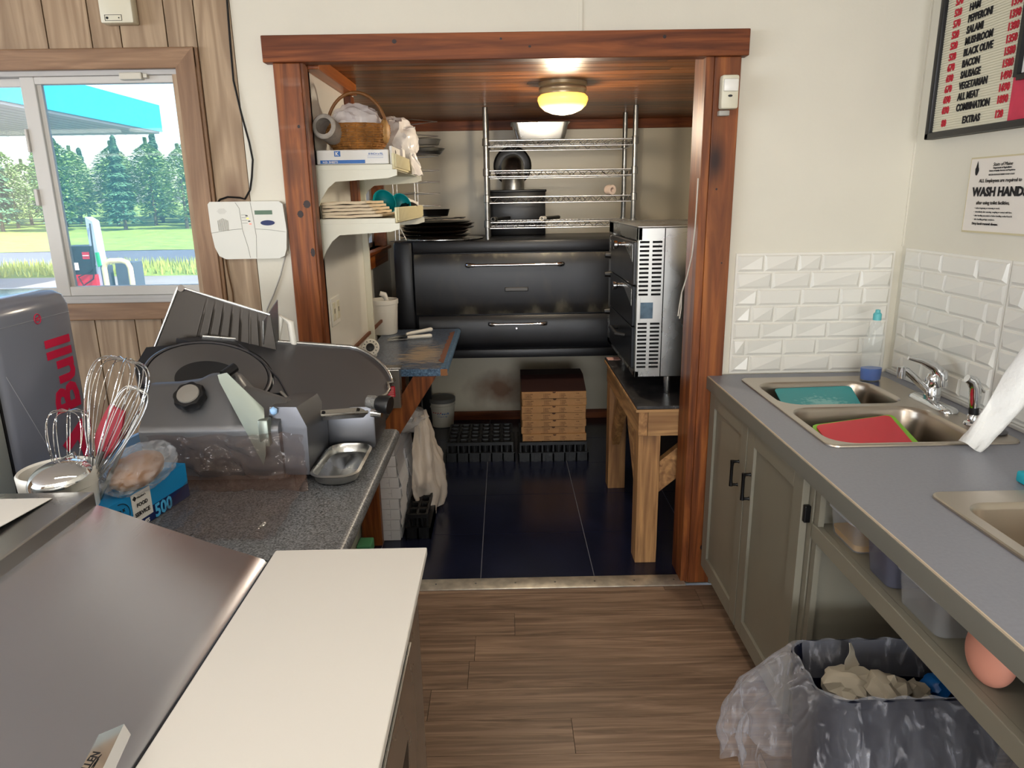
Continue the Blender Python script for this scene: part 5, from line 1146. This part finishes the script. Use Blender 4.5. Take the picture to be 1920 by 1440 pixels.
def sink(name, label, cx, cy, hx, hy, basins):
    t = thing(name, label, 'sink', (cx, cy, KT))
    def lp(h, zz, s): return rrect(h[0], h[1], zz, h[2]-s, h[3]-s, max(.02, h[4]-s), 7)
    rim = rrect(cx, cy, KT+.0065, hx-.006, hy-.006, .03)
    mb = MB().loft([rrect(cx, cy, KT+.0008, hx, hy, .034), rrect(cx, cy, KT+.005, hx-.001, hy-.001, .034), rim])
    bm = bmesh.new()
    for Lp in [rim]+[lp(h, KT+.0065, -.008) for h in basins]:
        vs = [bm.verts.new(p) for p in Lp]
        for i in range(len(vs)): bm.edges.new((vs[i], vs[(i+1) % len(vs)]))
    bmesh.ops.triangle_fill(bm, use_beauty=True, use_dissolve=False, edges=bm.edges[:]); mb.bm(bm)
    mb.build('rim', M_sink, t, 40)
    for h in basins:
        d = h[5]; lo = [lp(h, KT+.0065, -.008), lp(h, KT+.003, -.002), lp(h, KT-.008, .002), lp(h, KT-d*.6, .012), lp(h, KT-d+.03, .022), lp(h, KT-d+.008, .036), lp(h, KT-d, .06)]
        b_ = MB().loft(lo, cap1=True).build('basin', M_sink, t, 60)
        MB().lathe([(.042, .001), (.045, .004), (.036, .003), (.03, -.003), (0, -.004)], (h[0], h[1], KT-d+.002), 24).build('drain', M_chrome, b_, 40)
    return t
sink('double_sink', 'stainless double bowl sink below the embossed tiles', 1.152, -.480, .277, .388, [(1.115, -.318, .205, .142, .07, .17), (1.115, -.675, .212, .168, .07, .17)])
sink('hand_sink', 'stainless single bowl sink nearest the camera at the right edge', 1.235, -1.47, .274, .282, [(1.235, -1.48, .235, .215, .05, .15)])
# cutting sheets in the bowls
def sheet(name, label, a, b_, c, d, m, th=.004):
    pts = [Vector(p) for p in (a, b_, c, d)]; n = (pts[1]-pts[0]).cross(pts[3]-pts[0]).normalized()
    ctr = sum(pts, Vector())/4; poly = []
    for i in range(4):
        p, q, r = pts[i], pts[i-1], pts[(i+1) % 4]; k = .018
        u, v = (q-p).normalized()*k, (r-p).normalized()*k
        poly += [p+u, p+u*.3+v*.3, p+v]
    return tag(MB().prism(poly, n*th).build(name, m), label, 'cutting mat')
m, tt, b = node_mat('teal mat with scouring marks'); N = tt.nodes.new; L = tt.links.new
tc = N('ShaderNodeTexCoord'); n1 = N('ShaderNodeTexNoise'); n1.inputs['Scale'].default_value = 60; n1.inputs['Detail'].default_value = 6; L(tc.outputs['Object'], n1.inputs['Vector'])
dst = N('ShaderNodeVectorMath'); dst.operation = 'DISTANCE'; L(tc.outputs['Object'], dst.inputs[0]); dst.inputs[1].default_value = (.0, -.05, .04)
ml = N('ShaderNodeMath'); ml.operation = 'MULTIPLY_ADD'; L(dst.outputs['Value'], ml.inputs[0]); ml.inputs[1].default_value = -5.0; L(n1.outputs['Fac'], ml.inputs[2])
cr = N('ShaderNodeValToRGB'); e = cr.color_ramp.elements; e[0].position = .08; e[0].color = lin('#0d9aa0'); e[1].position = .30; e[1].color = lin('#7cc3c2'); L(ml.outputs[0], cr.inputs[0]); L(cr.outputs[0], b.inputs['Base Color']); b.inputs['Roughness'].default_value = .4
sheet('cutting_mat', 'teal cutting mat leaning in the far sink bowl', (.972, -.198, .900), (1.262, -.188, .902), (1.205, -.425, .872), (.935, -.425, .872), m)
sheet('cutting_mat', 'bright green cutting mat behind the red one in the near sink bowl', (.938, -.604, .890), (1.236, -.530, .897), (1.20, -.81, .862), (.93, -.81, .862), mat('lime mat', '#86c81c', .4))
sheet('cutting_mat', 'red cutting mat leaning in the near sink bowl', (.945, -.618, .894), (1.216, -.548, .901), (1.172, -.82, .868), (.93, -.82, .868), mat('red mat', '#d11330', .4))
# faucet
t = thing('kitchen_faucet', 'chrome single lever faucet on the double sink', 'faucet', (1.39, -.50, KT+.007))
z0 = KT+.007
mb = MB(); lo = [rrect(1.385, -.497, z, .028-s, .112-s, .026-s*.8) for z, s in ((z0, 0), (z0+.006, 0), (z0+.012, .004), (z0+.016, .012))]; mb.loft(lo, cap0=True, cap1=True); mb.build('base_plate', M_chrome, t, 40)
MB().lathe([(.026, 0), (.025, .04), (.023, .045), (.025, .05), (.025, .075), (.02, .088), (0, .092)], (1.392, -.475, z0+.012), 28).build('body', M_chrome, t, 40)
MB().tube([(1.385, -.475, z0+.038), (1.355, -.472, z0+.062), (1.325, -.468, z0+.09), (1.302, -.465, z0+.11), (1.29, -.462, z0+.114)], [.014, .013, .012, .012, .012], 14).cyl((1.288, -.462, z0+.085), (1.288, -.462, z0+.122), .014, 18).build('spout', M_chrome, t, 50)
MB().tube([(1.412, -.48, z0+.06), (1.408, -.478, z0+.10), (1.385, -.474, z0+.125), (1.345, -.468, z0+.142), (1.305, -.462, z0+.152)], [.022, .024, .016, .009, .006], 14).build('lever', M_chrome, t, 60)
t = thing('side_sprayer', 'chrome side sprayer with black collar right of the faucet', 'sprayer', (1.385, -.70, z0))
MB().lathe([(.026, 0), (.024, .006), (.017, .010), (.016, .026), (.014, .03)], (1.385, -.70, z0), 24).build('base', M_chrome, t, 40)
MB().cyl((1.385, -.70, z0+.028), (1.383, -.70, z0+.052), .0135, 18).build('collar', M_black, t, 40)
MB().tube([(1.383, -.70, z0+.05), (1.382, -.70, z0+.085), (1.378, -.699, z0+.115), (1.366, -.698, z0+.135), (1.350, -.697, z0+.142)], [.013, .017, .016, .016, .012], 16).build('spray_head', M_chrome, t, 50)
MB().bar((1.380, -.699, z0+.140), (1.403, -.70, z0+.098), .016, .004).build('trigger', M_chrome, t)
t = thing('sink_strainer', 'round steel sink strainer lying on the sink deck behind the towel', 'strainer', (1.392, -.775, z0))
MB().lathe([(0, .003), (.030, .003), (.040, 0), (.042, .004), (.034, .010), (.012, .014), (0, .015)], (1.392, -.775, z0), 32).build('strainer', M_steel_dull, t, 40)
# soap bottle
t = thing('soap_bottle', 'clear dish soap bottle with blue liquid and teal cap in the corner', 'bottle', (1.345, -.165, z0))
def oval(z, a, b_, c=(1.345, -.165)): return [Vector((c[0]+a*math.cos(k*2*PI/32), c[1]+b_*math.sin(k*2*PI/32), z)) for k in range(32)]
prof = [(0, .034, .024), (.004, .038, .027), (.05, .040, .028), (.11, .040, .028), (.16, .036, .026), (.20, .026, .020), (.222, .014, .014), (.232, .012, .012)]
mb = MB().loft([oval(z0+h, a, b_) for h, a, b_ in prof], cap0=True, cap1=True); mb.build('clear_bottle', mat('clear bottle plastic', '#e6eeec', .06, 0, .8, .14), t, 50)
mb = MB().loft([oval(z0+h, a, b_) for h, a, b_ in ((.003, .033, .023), (.006, .0365, .0255), (.048, .0385, .0265))], cap0=True, cap1=True); mb.build('blue_liquid', mat('blue soap', '#0f4fa8', .15), t, 50)
MB().lathe([(.0145, 0), (.0145, .022), (.012, .026), (.009, .028), (.008, .038), (0, .040)], (1.345, -.165, z0+.228), 24).build('cap', mat('teal cap', '#5db4b8', .4), t, 40)
# paper towel hanging from its holder just outside the picture
t = thing('paper_towel', 'twisted white paper towel sheet hanging down onto the sink worktop', 'paper towel', (1.27, -.93, .9175))
def tw(u, v):
    p = Vector((1.252, -.905, .917)).lerp(Vector((1.45, -.955, 1.30)), v)
    w = (.030+.030*v); a = 2.4*(u-.5)*2
    fold = .012*math.sin(u*9+v*7)*(1-.4*v)+.006*fbm((u*5, v*7, 3))
    return p+Vector((.85, -.1, -.45)).normalized()*(math.sin(a*.75)*w)+Vector((-.15, -.95, .1))*(.028*math.cos(a*1.1)+fold)+Vector((0, 0, .003*math.sin(u*9)*(1-v)))
MB().grid(tw, 40, 50).build('sheet', mat('paper towel', '#e9e7e2', .85, bump=.25, bscale=120), t, 60, solid=.0012)
t = thing('towel_holder', 'paper towel roll holder on the right wall, outside the picture', 'towel holder', (1.45, -1.1, 1.30))
MB().lathe([(.02, -.13), (.055, -.13), (.055, .13), (.02, .13)], (1.44, -1.09, 1.335), 32, (0, 1, 0), close=True).build('roll', M_paper, t, 40)
MB().cyl((1.44, -1.24, 1.335), (1.44, -.94, 1.335), .012, 14).box(1.43, 1.499, -1.245, -1.235, 1.32, 1.35).box(1.43, 1.499, -.945, -.935, 1.32, 1.35).build('bracket', M_white, t)
tag(MB().box(1.215, 1.30, -1.178, -1.125, KT+.001, KT+.030, 0, .006).build('sponge', mat('teal sponge', '#1e9fb0', .9), None, 40), 'teal sponge at the picture edge between the two sinks', 'sponge')

# ---------------------------------------------------------------- cabinet below
M_cab = mat('grey green cabinet paint', '#868275', .45, vary=.03, vscale=6)
t = thing('base_cabinet', 'grey green painted base cabinet with two doors and open shelf', 'cabinet', (1.13, -1.35, 0))
FX = .802
mb = MB().box(FX, FX+.02, -.055, -.02, .09, .86).box(FX, FX+.02, -.965, -.925, .09, .86).box(FX, FX+.02, -.955, -.02, .84, .86).box(FX, FX+.02, -.955, -.02, .09, .12)
mb.box(FX, FX+.02, KY1, -.955, .845, .859).box(FX+.02, 1.497, -.975, -.958, .001, .859).box(FX+.02, 1.497, -.04, -.02, .001, .859).box(1.477, 1.497, KY1, -.975, .001, .859)
mb.box(FX+.06, FX+.075, -.955, -.02, .0, .09).box(FX+.02, 1.477, -.955, -.04, .10, .115).box(FX, 1.477, KY1-.0, KY1+.02, .001, .859)
mb.box(FX+.002, FX+.018, -.999, -.975, .09, .845)
mb.build('carcass', M_cab, t)
mb = MB().box(FX-.004, FX+.016, KY1+.02, -.976, .690, .735, 0, .002).box(FX+.016, 1.476, KY1+.02, -.976, .718, .733); mb.build('shelf', M_cab, t)
def door(y0, y1, z0, z1, hy, side):
    x0, x1 = .781, .801; w = .062; mb = MB()
    mb.box(x0, x1, y0, y0+w, z0, z1, 0, .0015).box(x0, x1, y1-w, y1, z0, z1, 0, .0015).box(x0, x1, y0+w, y1-w, z0, z0+w, 0, .0015).box(x0, x1, y0+w, y1-w, z1-w, z1, 0, .0015).box(x0+.010, x1-.002, y0+w-.005, y1-w+.005, z0+w-.005, z1-w+.005)
    d = mb.build('door', M_cab, t)
    h = MB().tube([(.758, hy, .612), (.757, hy, .635), (.757, hy, .685), (.758, hy, .706)], [.0075, .0055, .0055, .0075], 12)
    for z in (.616, .702): h.tube([(.758, hy, z), (.775, hy, z), (.7805, hy, z)], [.006, .0045, .007], 12)
    h.build('handle', M_blackmetal, d, 50)
    MB().box(.785, .803, side-.008, side+.008, .725, .775, 0, .003).build('hinge', M_blackmetal, d)
door(-.487, -.050, .095, .862, -.425, -.042)
door(-.940, -.495, .095, .862, -.545, -.948)
# clear tubs on the shelf
M_tub = mat('clear tub plastic', '#d5d8dc', .07, 0, .8, .15); M_lidc = mat('clear lid plastic', '#e3e6ea', .1, 0, .7, .45)
def tub(label, cx, cy, hx, hy, h, m=M_tub, lid=True, fill=None):
    t = thing('food_tub', label, 'tub', (cx, cy, .7335)); z = .734
    MB().loft([rrect(cx, cy, z, hx-.016, hy-.016, .016), rrect(cx, cy, z+.003, hx-.012, hy-.012, .02), rrect(cx, cy, z+h-.008, hx-.003, hy-.003, .024), rrect(cx, cy, z+h-.006, hx, hy, .026), rrect(cx, cy, z+h, hx, hy, .026)], cap0=True).build('tub', m, t, 40, solid=.0012)
    if lid: MB().loft([rrect(cx, cy, z+h-.008, hx+.002, hy+.002, .028), rrect(cx, cy, z+h+.003, hx+.002, hy+.002, .028), rrect(cx, cy, z+h+.004, hx-.006, hy-.006, .022), rrect(cx, cy, z+h+.001, hx-.010, hy-.010, .02)], cap1=True).build('lid', M_lidc, t, 40)
    if fill: MB().loft([rrect(cx, cy, z+.004, hx-.016, hy-.016, .016), rrect(cx, cy, z+.022, hx-.012, hy-.012, .018)], cap0=True, cap1=True).build('contents', fill, t, 40)
tub('clear lidded tub with yellow contents at the far end of the shelf', .885, -1.085, .068, .078, .085, fill=mat('yellow contents', '#b98a2f', .7))
tub('empty bluish clear tub second from the far end of the shelf', .868, -1.262, .052, .062, .092, mat('bluish tub', '#777a90', .1, 0, .7, .32), False)
tub('clear lidded tub nested third from the far end of the shelf', .875, -1.425, .060, .085, .090)
t = thing('plastic_cup', 'rounded pinkish peach plastic cup nearest the camera on the shelf', 'cup', (.84, -1.625, .734))
MB().blob((.84, -1.625, .793), (.034, .052, .060), None, 4).build('cup', mat('peach plastic', '#dd9a86', .5), t, 60)

# ---------------------------------------------------------------- waste bin with liner
BX, BY, BZ = .905, -1.272, .50
t = thing('waste_bin', 'dark blue waste bin lined with a clear bag under the open shelf', 'bin', (BX, BY, 0))
mb = MB(); ob = [rrect(BX, BY, z, .235-s, .115-s, .06) for z, s in ((.001, .03), (.45, .006), (BZ-.02, .004), (BZ-.018, 0), (BZ, 0))]; ib = [rrect(BX, BY, z, .228-s, .108-s, .055) for z, s in ((BZ, 0), (.45, .004), (.02, .028))]
mb.loft(ob+ib, cap0=True, cap1=True); mb.build('bin', mat('dark blue plastic', '#060b1e', .4), t, 40)
m, tt, b = node_mat('clear bin liner'); N = tt.nodes.new; L = tt.links.new
b.inputs['Base Color'].default_value = lin('#d8dae4'); b.inputs['Roughness'].default_value = .18; b.inputs['Specular IOR Level'].default_value = .8
lw = N('ShaderNodeLayerWeight'); lw.inputs['Blend'].default_value = .35; tc = N('ShaderNodeTexCoord'); mp = N('ShaderNodeMapping'); mp.inputs['Scale'].default_value = (9, 9, 3); n1 = N('ShaderNodeTexNoise'); n1.inputs['Scale'].default_value = 2.4; n1.inputs['Detail'].default_value = 6; n1.inputs['Distortion'].default_value = 1.5
L(tc.outputs['Object'], mp.inputs['Vector']); L(mp.outputs[0], n1.inputs['Vector'])
rr_ = N('ShaderNodeMapRange'); rr_.inputs['From Min'].default_value = .56; rr_.inputs['From Max'].default_value = .72; rr_.inputs['To Min'].default_value = .06; rr_.inputs['To Max'].default_value = .42; L(n1.outputs['Fac'], rr_.inputs['Value'])
ma = N('ShaderNodeMath'); ma.operation = 'MULTIPLY_ADD'; ma.use_clamp = True; L(lw.outputs['Facing'], ma.inputs[0]); ma.inputs[1].default_value = .55; L(rr_.outputs[0], ma.inputs[2]); L(ma.outputs[0], b.inputs['Alpha'])
bp = N('ShaderNodeBump'); bp.inputs['Strength'].default_value = .5; bp.inputs['Distance'].default_value = .02; L(n1.outputs['Fac'], bp.inputs['Height']); L(bp.outputs[0], b.inputs['Normal'])
M_liner = m
def ring(a, off):
    n = 96; base = rrect(BX, BY, 0, .236+off, .116+off, .06+max(0, off), 23); return base
def linr(u, v):
    base = RIM[int(round(u*NR)) % NR]; nb = NRM[int(round(u*NR)) % NR]
    s = v*1.0; f = fbm((u*22, v*2.2, 1.7)); f2 = math.sin(u*2*PI*17+2*fbm((u*9, v*2, 4)))
    if v < .35:
        k = v/.35; z = BZ-.10+.106*k; off = -.018+.012*k+.006*f*(1-k)
    else:
        k = (v-.35)/.65; z = BZ+.006-.40*k*(1+.10*f2*.5)+.01*math.sin(k*PI)
        left = max(0, -nb.x*.75+.25*(-nb.y))
        off = .004+(.045+.13*left)*math.sin(min(1, k*1.15)*PI*.62)+(.016*f2+.03*f)*min(1, k*2.2)
        z = max(z+.17*left*k, .015)
    return Vector((base.x+nb.x*off, base.y+nb.y*off, z+(.004*f2 if v > .3 else 0)))
RIM = rrect(BX, BY, 0, .234, .114, .058, 40)
# even spacing round the rim
def resample(L_, n):
    d = [0]
    for i in range(len(L_)): d.append(d[-1]+(L_[(i+1) % len(L_)]-L_[i]).length)
    out = []
    for k in range(n):
        s = d[-1]*k/n; i = max(j for j in range(len(L_)) if d[j] <= s+1e-9); f = (s-d[i])/max(1e-9, d[i+1]-d[i]); out.append(L_[i].lerp(L_[(i+1) % len(L_)], f))
    return out
NR = 220; RIM = resample(RIM, NR); NRM = []
for i in range(NR):
    tg_ = (RIM[(i+3) % NR]-RIM[i-3]).normalized(); NRM.append(Vector((tg_.y, -tg_.x, 0)))
mb = MB(); mb.grid(linr, NR, 46)
tag(mb.build('bin_liner', M_liner, None, 70, weld=True), 'clear plastic bin liner folded over the rim of the dark blue bin', 'bin liner')
M_tis = mat('crumpled paper', '#b5ac9a', .85)
for k, (x, yy, z, r, lab) in enumerate(((.80, -1.25, .435, .052, 'crumpled paper towel at left inside the waste bin'), (.87, -1.285, .445, .045, 'crumpled paper towel in the middle of the waste bin'), (.94, -1.27, .415, .045, 'crumpled paper towel at right inside the waste bin'))):
    tag(crumple((x, yy, z), (r*1.1, r, r*.85), 3.1+k*2, .75, 1.05, 3).build('crumpled_towel', M_tis, None, 30), lab, 'waste paper')
tag(MB().grid(lambda u, v: Vector((.795+.05*u*(1-.6*v), -1.235+.03*u+.008*math.sin(v*6), .46+.085*v-.02*u*v)), 6, 8).build('crumpled_towel', M_tis, None, 40, solid=.001), 'pointed corner of paper towel sticking up in the waste bin', 'waste paper')
tag(crumple((1.03, -1.235, .41), (.04, .035, .035), 5.5, .3, 1.8, 3).build('blue_wrapper', mat('blue wrapper', '#1c6fc4', .3), None, 40), 'bright blue wrapper inside the waste bin', 'wrapper')
# ---------------------------------------------------------------- outside the window
GZ = -.35
M_asph = mat('sunlit asphalt', '#8d8d8c', .9, vary=.12, vscale=.6)
M_grass = mat('roadside grass', '#7f9a45', .9, vary=.3, vscale=1.2)
struct(MB().box(-90, 40, 2.4, 17.5, GZ-.1, GZ).build('ground_forecourt', M_asph))
struct(MB().box(-90, 40, .15, 2.4, GZ-.1, GZ).build('ground_near', M_asph))
mb = MB().grid(lambda u, v: Vector((-95+135*u, 17.5+3*v, GZ+.12*math.sin(PI*v)+.02*fbm((u*60, v*6, 1)))), 160, 10)
struct(mb.build('ground_verge', M_grass, None, 60))
struct(MB().box(-95, 40, 20.4, 29.2, GZ-.1, GZ+.005).build('ground_road', mat('grey road', '#5d6470', .85, vary=.08, vscale=.4)))
mb = MB().grid(lambda u, v: Vector((-120+170*u, 29+64*v, GZ+.02+2.2*v*v+.06*fbm((u*40, v*20, 3)))), 120, 50)
struct(mb.build('ground_field', M_grass, None, 60))
def blades(x0, x1, y0, y1, n, h, z):
    mb = MB(); R = random.Random(5)
    for i in range(n):
        x = R.uniform(x0, x1); yy = R.uniform(y0, y1); a = R.uniform(0, PI); hh = h*R.uniform(.5, 1.2); w = .03
        mb.add([(x-w*math.cos(a), yy-w*math.sin(a), z), (x+w*math.cos(a), yy+w*math.sin(a), z), (x+.08*R.uniform(-1, 1), yy+.08*R.uniform(-1, 1), z+hh)], [(0, 1, 2)])
    return mb
tag(blades(-24, -5, 17.6, 20.4, 5000, .35, GZ).build('verge_grass', mat('pale tall grass', '#a8b55e', .9)), 'tall pale grass along the road verge outside the window', 'grass', kind='stuff')
# filling station canopy
t = thing('station_canopy', 'teal blue filling station canopy outside the window', 'canopy', (-13, 13, GZ))
MB().box(-16.5, -9.35, 7.5, 17.9, 3.53, 4.22).build('fascia', mat('teal blue fascia', '#1b9fc2', .5), t)
mb = MB().box(-16.4, -9.4, 7.6, 17.8, 3.47, 3.53)
for i in range(24): mb.box(-16.4+i*.29, -16.39+i*.29, 7.6, 17.8, 3.46, 3.47)
mb.build('soffit', mat('ribbed grey soffit', '#8f9296', .6), t)
for yy in (16.6,): MB().box(-15.6, -15.3, yy, yy+.3, GZ, 3.47).build('column', M_vinyl, t)
# fuel pump
t = thing('fuel_pump', 'red and black fuel pump on the forecourt outside the window', 'fuel pump', (-10.0, 14.3, GZ))
MB().box(-10.30, -9.62, 14.0, 14.6, .02, .70, 0, .01).build('display_cabinet', mat('black pump panel', '#23252c', .4), t)
MB().box(-10.32, -9.58, 13.98, 14.62, GZ, .04, 0, .01).build('base_cabinet', mat('red pump panel', '#d0142c', .4), t)
MB().box(-9.82, -9.66, 13.985, 14.0, .40, .56).build('red_badge', M_red, t)
mb = MB().text('FUEL', .09, (-10.28, 13.979, -.04), (1,0,0), (0,0,1), bold=.03).box(-9.81, -9.67, 13.978, 13.985, .47, .49).box(-10.2, -9.95, 13.985, 14.0, .15, .32); mb.build('pump_print', M_paper, t)
for x in (-10.40, -9.58): MB().prism([(x-.10, 14.1, GZ), (x+.10, 14.1, GZ), (x+.05, 14.1, 1.25), (x-.10, 14.1, 1.35)], (0, .3, 0)).build('side_column', mat('pale blue column', '#aebfd4', .4), t)
MB().tube([(-9.56, 14.05, 1.2), (-9.52, 13.95, .8), (-9.50, 13.9, .35), (-9.60, 13.9, -.05), (-9.85, 13.9, -.2), (-9.95, 13.92, .0), (-9.7, 13.95, .1), (-9.55, 14.0, .25)], .018, 8).build('hose', M_black, t, 60)
MB().bar((-9.46, 13.97, .55), (-9.44, 13.97, .22), .07, .06).build('nozzle', mat('green nozzle', '#1fae6d', .4), t)
# hoop guard and small dark box
t = thing('hoop_guard', 'pale yellow hoop guard rail beside the fuel pump outside', 'guard rail', (-7.55, 11.2, GZ))
MB().tube([(-7.80, 11.2, GZ), (-7.80, 11.2, .42), (-7.76, 11.2, .52), (-7.66, 11.2, .56), (-7.44, 11.2, .56), (-7.34, 11.2, .52), (-7.30, 11.2, .42), (-7.30, 11.2, GZ)], .05, 12).build('hoop', mat('pale yellow paint', '#e8dca8', .5), t, 60)
t = thing('service_box', 'dark service box behind the pale hoop guard outside', 'box', (-7.6, 11.7, GZ))
MB().box(-7.75, -7.40, 11.5, 11.9, GZ, .50, 0, .01).box(-8.05, -7.9, 11.5, 11.7, GZ, .45, 0, .01).build('case', mat('slate box', '#4c5866', .5), t)
# trees: each a trunk and a crown of many leaf faces
M_bark = mat('tree bark', '#6d5e4e', .9)
def leaf_mat(n, c): return mat(n, c, .8, vary=.35, vscale=3)
LM = [leaf_mat('spruce needles', '#4d7a58'), leaf_mat('broad leaves', '#7a9c58'), leaf_mat('pale leaves', '#96b078')]
def tree_mesh(kind, h, w, seed):
    R = random.Random(seed); mb = MB()
    for i in range(3800 if kind else 4200):
        f = R.random()**.75
        if kind == 0:
            z = h*(.06+.94*f); r = w*(1-f)*(.75+.25*math.sin(f*60))+.05
        else:
            z = h*(.12+.88*f); r = w*math.sin(min(1, f*.97+.1)*PI)**.6*(.8+.35*noise.noise((f*6, seed, R.random())))
        a = R.uniform(0, 2*PI); rr = r*math.sqrt(R.uniform(.25, 1)); c = Vector((rr*math.cos(a), rr*math.sin(a), z)); s = R.uniform(.08, .2)*(h/7)
        d1 = Vector((math.cos(a), math.sin(a), -.45 if kind == 0 else R.uniform(-.5, .5)))*s; d2 = Vector((-math.sin(a), math.cos(a), R.uniform(-.4, .4)))*s*.6
        mb.add([c-d1, c+d2, c+d1, c-d2], [(0, 1, 2, 3)])
    return mb
protos = []
for k, (kind, h, w) in enumerate(((0, 7.6, 1.7), (1, 6.6, 2.2), (0, 6.4, 1.4), (2, 5.8, 2.0))):
    x, yy = -36+k*4.4, 49.5; zb = GZ+.25
    lab = ['dark spruce tree in the row beyond the road', 'round leafy green tree in the row beyond the road', 'dark spruce tree in the row beyond the road', 'pale green leafy tree in the row beyond the road'][k]
    t = thing('spruce_tree' if kind == 0 else 'leafy_tree', lab, 'tree', (x, yy, zb), 'trees beyond the road')
    m_ = tree_mesh(kind, h, w, k+1); m_.v = [v+Vector((x, yy, zb)) for v in m_.v]; m_.build('crown', LM[kind], t)
    MB().tube([(x, yy, zb), (x, yy, zb+h*.6)], [.14, .05], 8).build('trunk', M_bark, t, 60)
    protos.append(t)
R = random.Random(11)
for row, (yy, n, zb) in enumerate(((54, 20, GZ+.25), (58, 20, GZ+.4), (62, 20, GZ+.55), (66, 20, GZ+.7))):
    for i in range(n):
        p = protos[R.choice([0, 1, 3, 3, 2, 1])]; x = -76+i*3.5+row*1.75+R.uniform(-.3, .3)
        c = copy_thing(p, (x, yy+R.uniform(-.5, .5), zb), None, R.uniform(0, 6.28)); s = R.uniform(.82, 1.06); c.scale = (s*1.06, s*1.06, s*(1.0+.06*row)*R.uniform(.82, 1.05))
# neighbouring white building seen through the small side window
t = thing('neighbour_building', 'white sided building wall seen through the small alcove window', 'building', (-1.5, 3.5, GZ))
mb = MB().box(-2.0, -.98, 3.4, 3.7, GZ, 3.0)
for i in range(22): mb.prism([(-2.0, 3.4, GZ+i*.15), (-2.0, 3.38, GZ+i*.15), (-2.0, 3.4, GZ+i*.15+.148)], (1.02, 0, 0))
mb.build('siding', mat('white siding', '#e6e6e6', .6), t)
struct(MB().box(-90, 40, -40, .0, GZ-.12, GZ-.02).build('ground_rear', M_asph))
for o in bpy.data.objects:
    if '_o' in o: del o['_o']
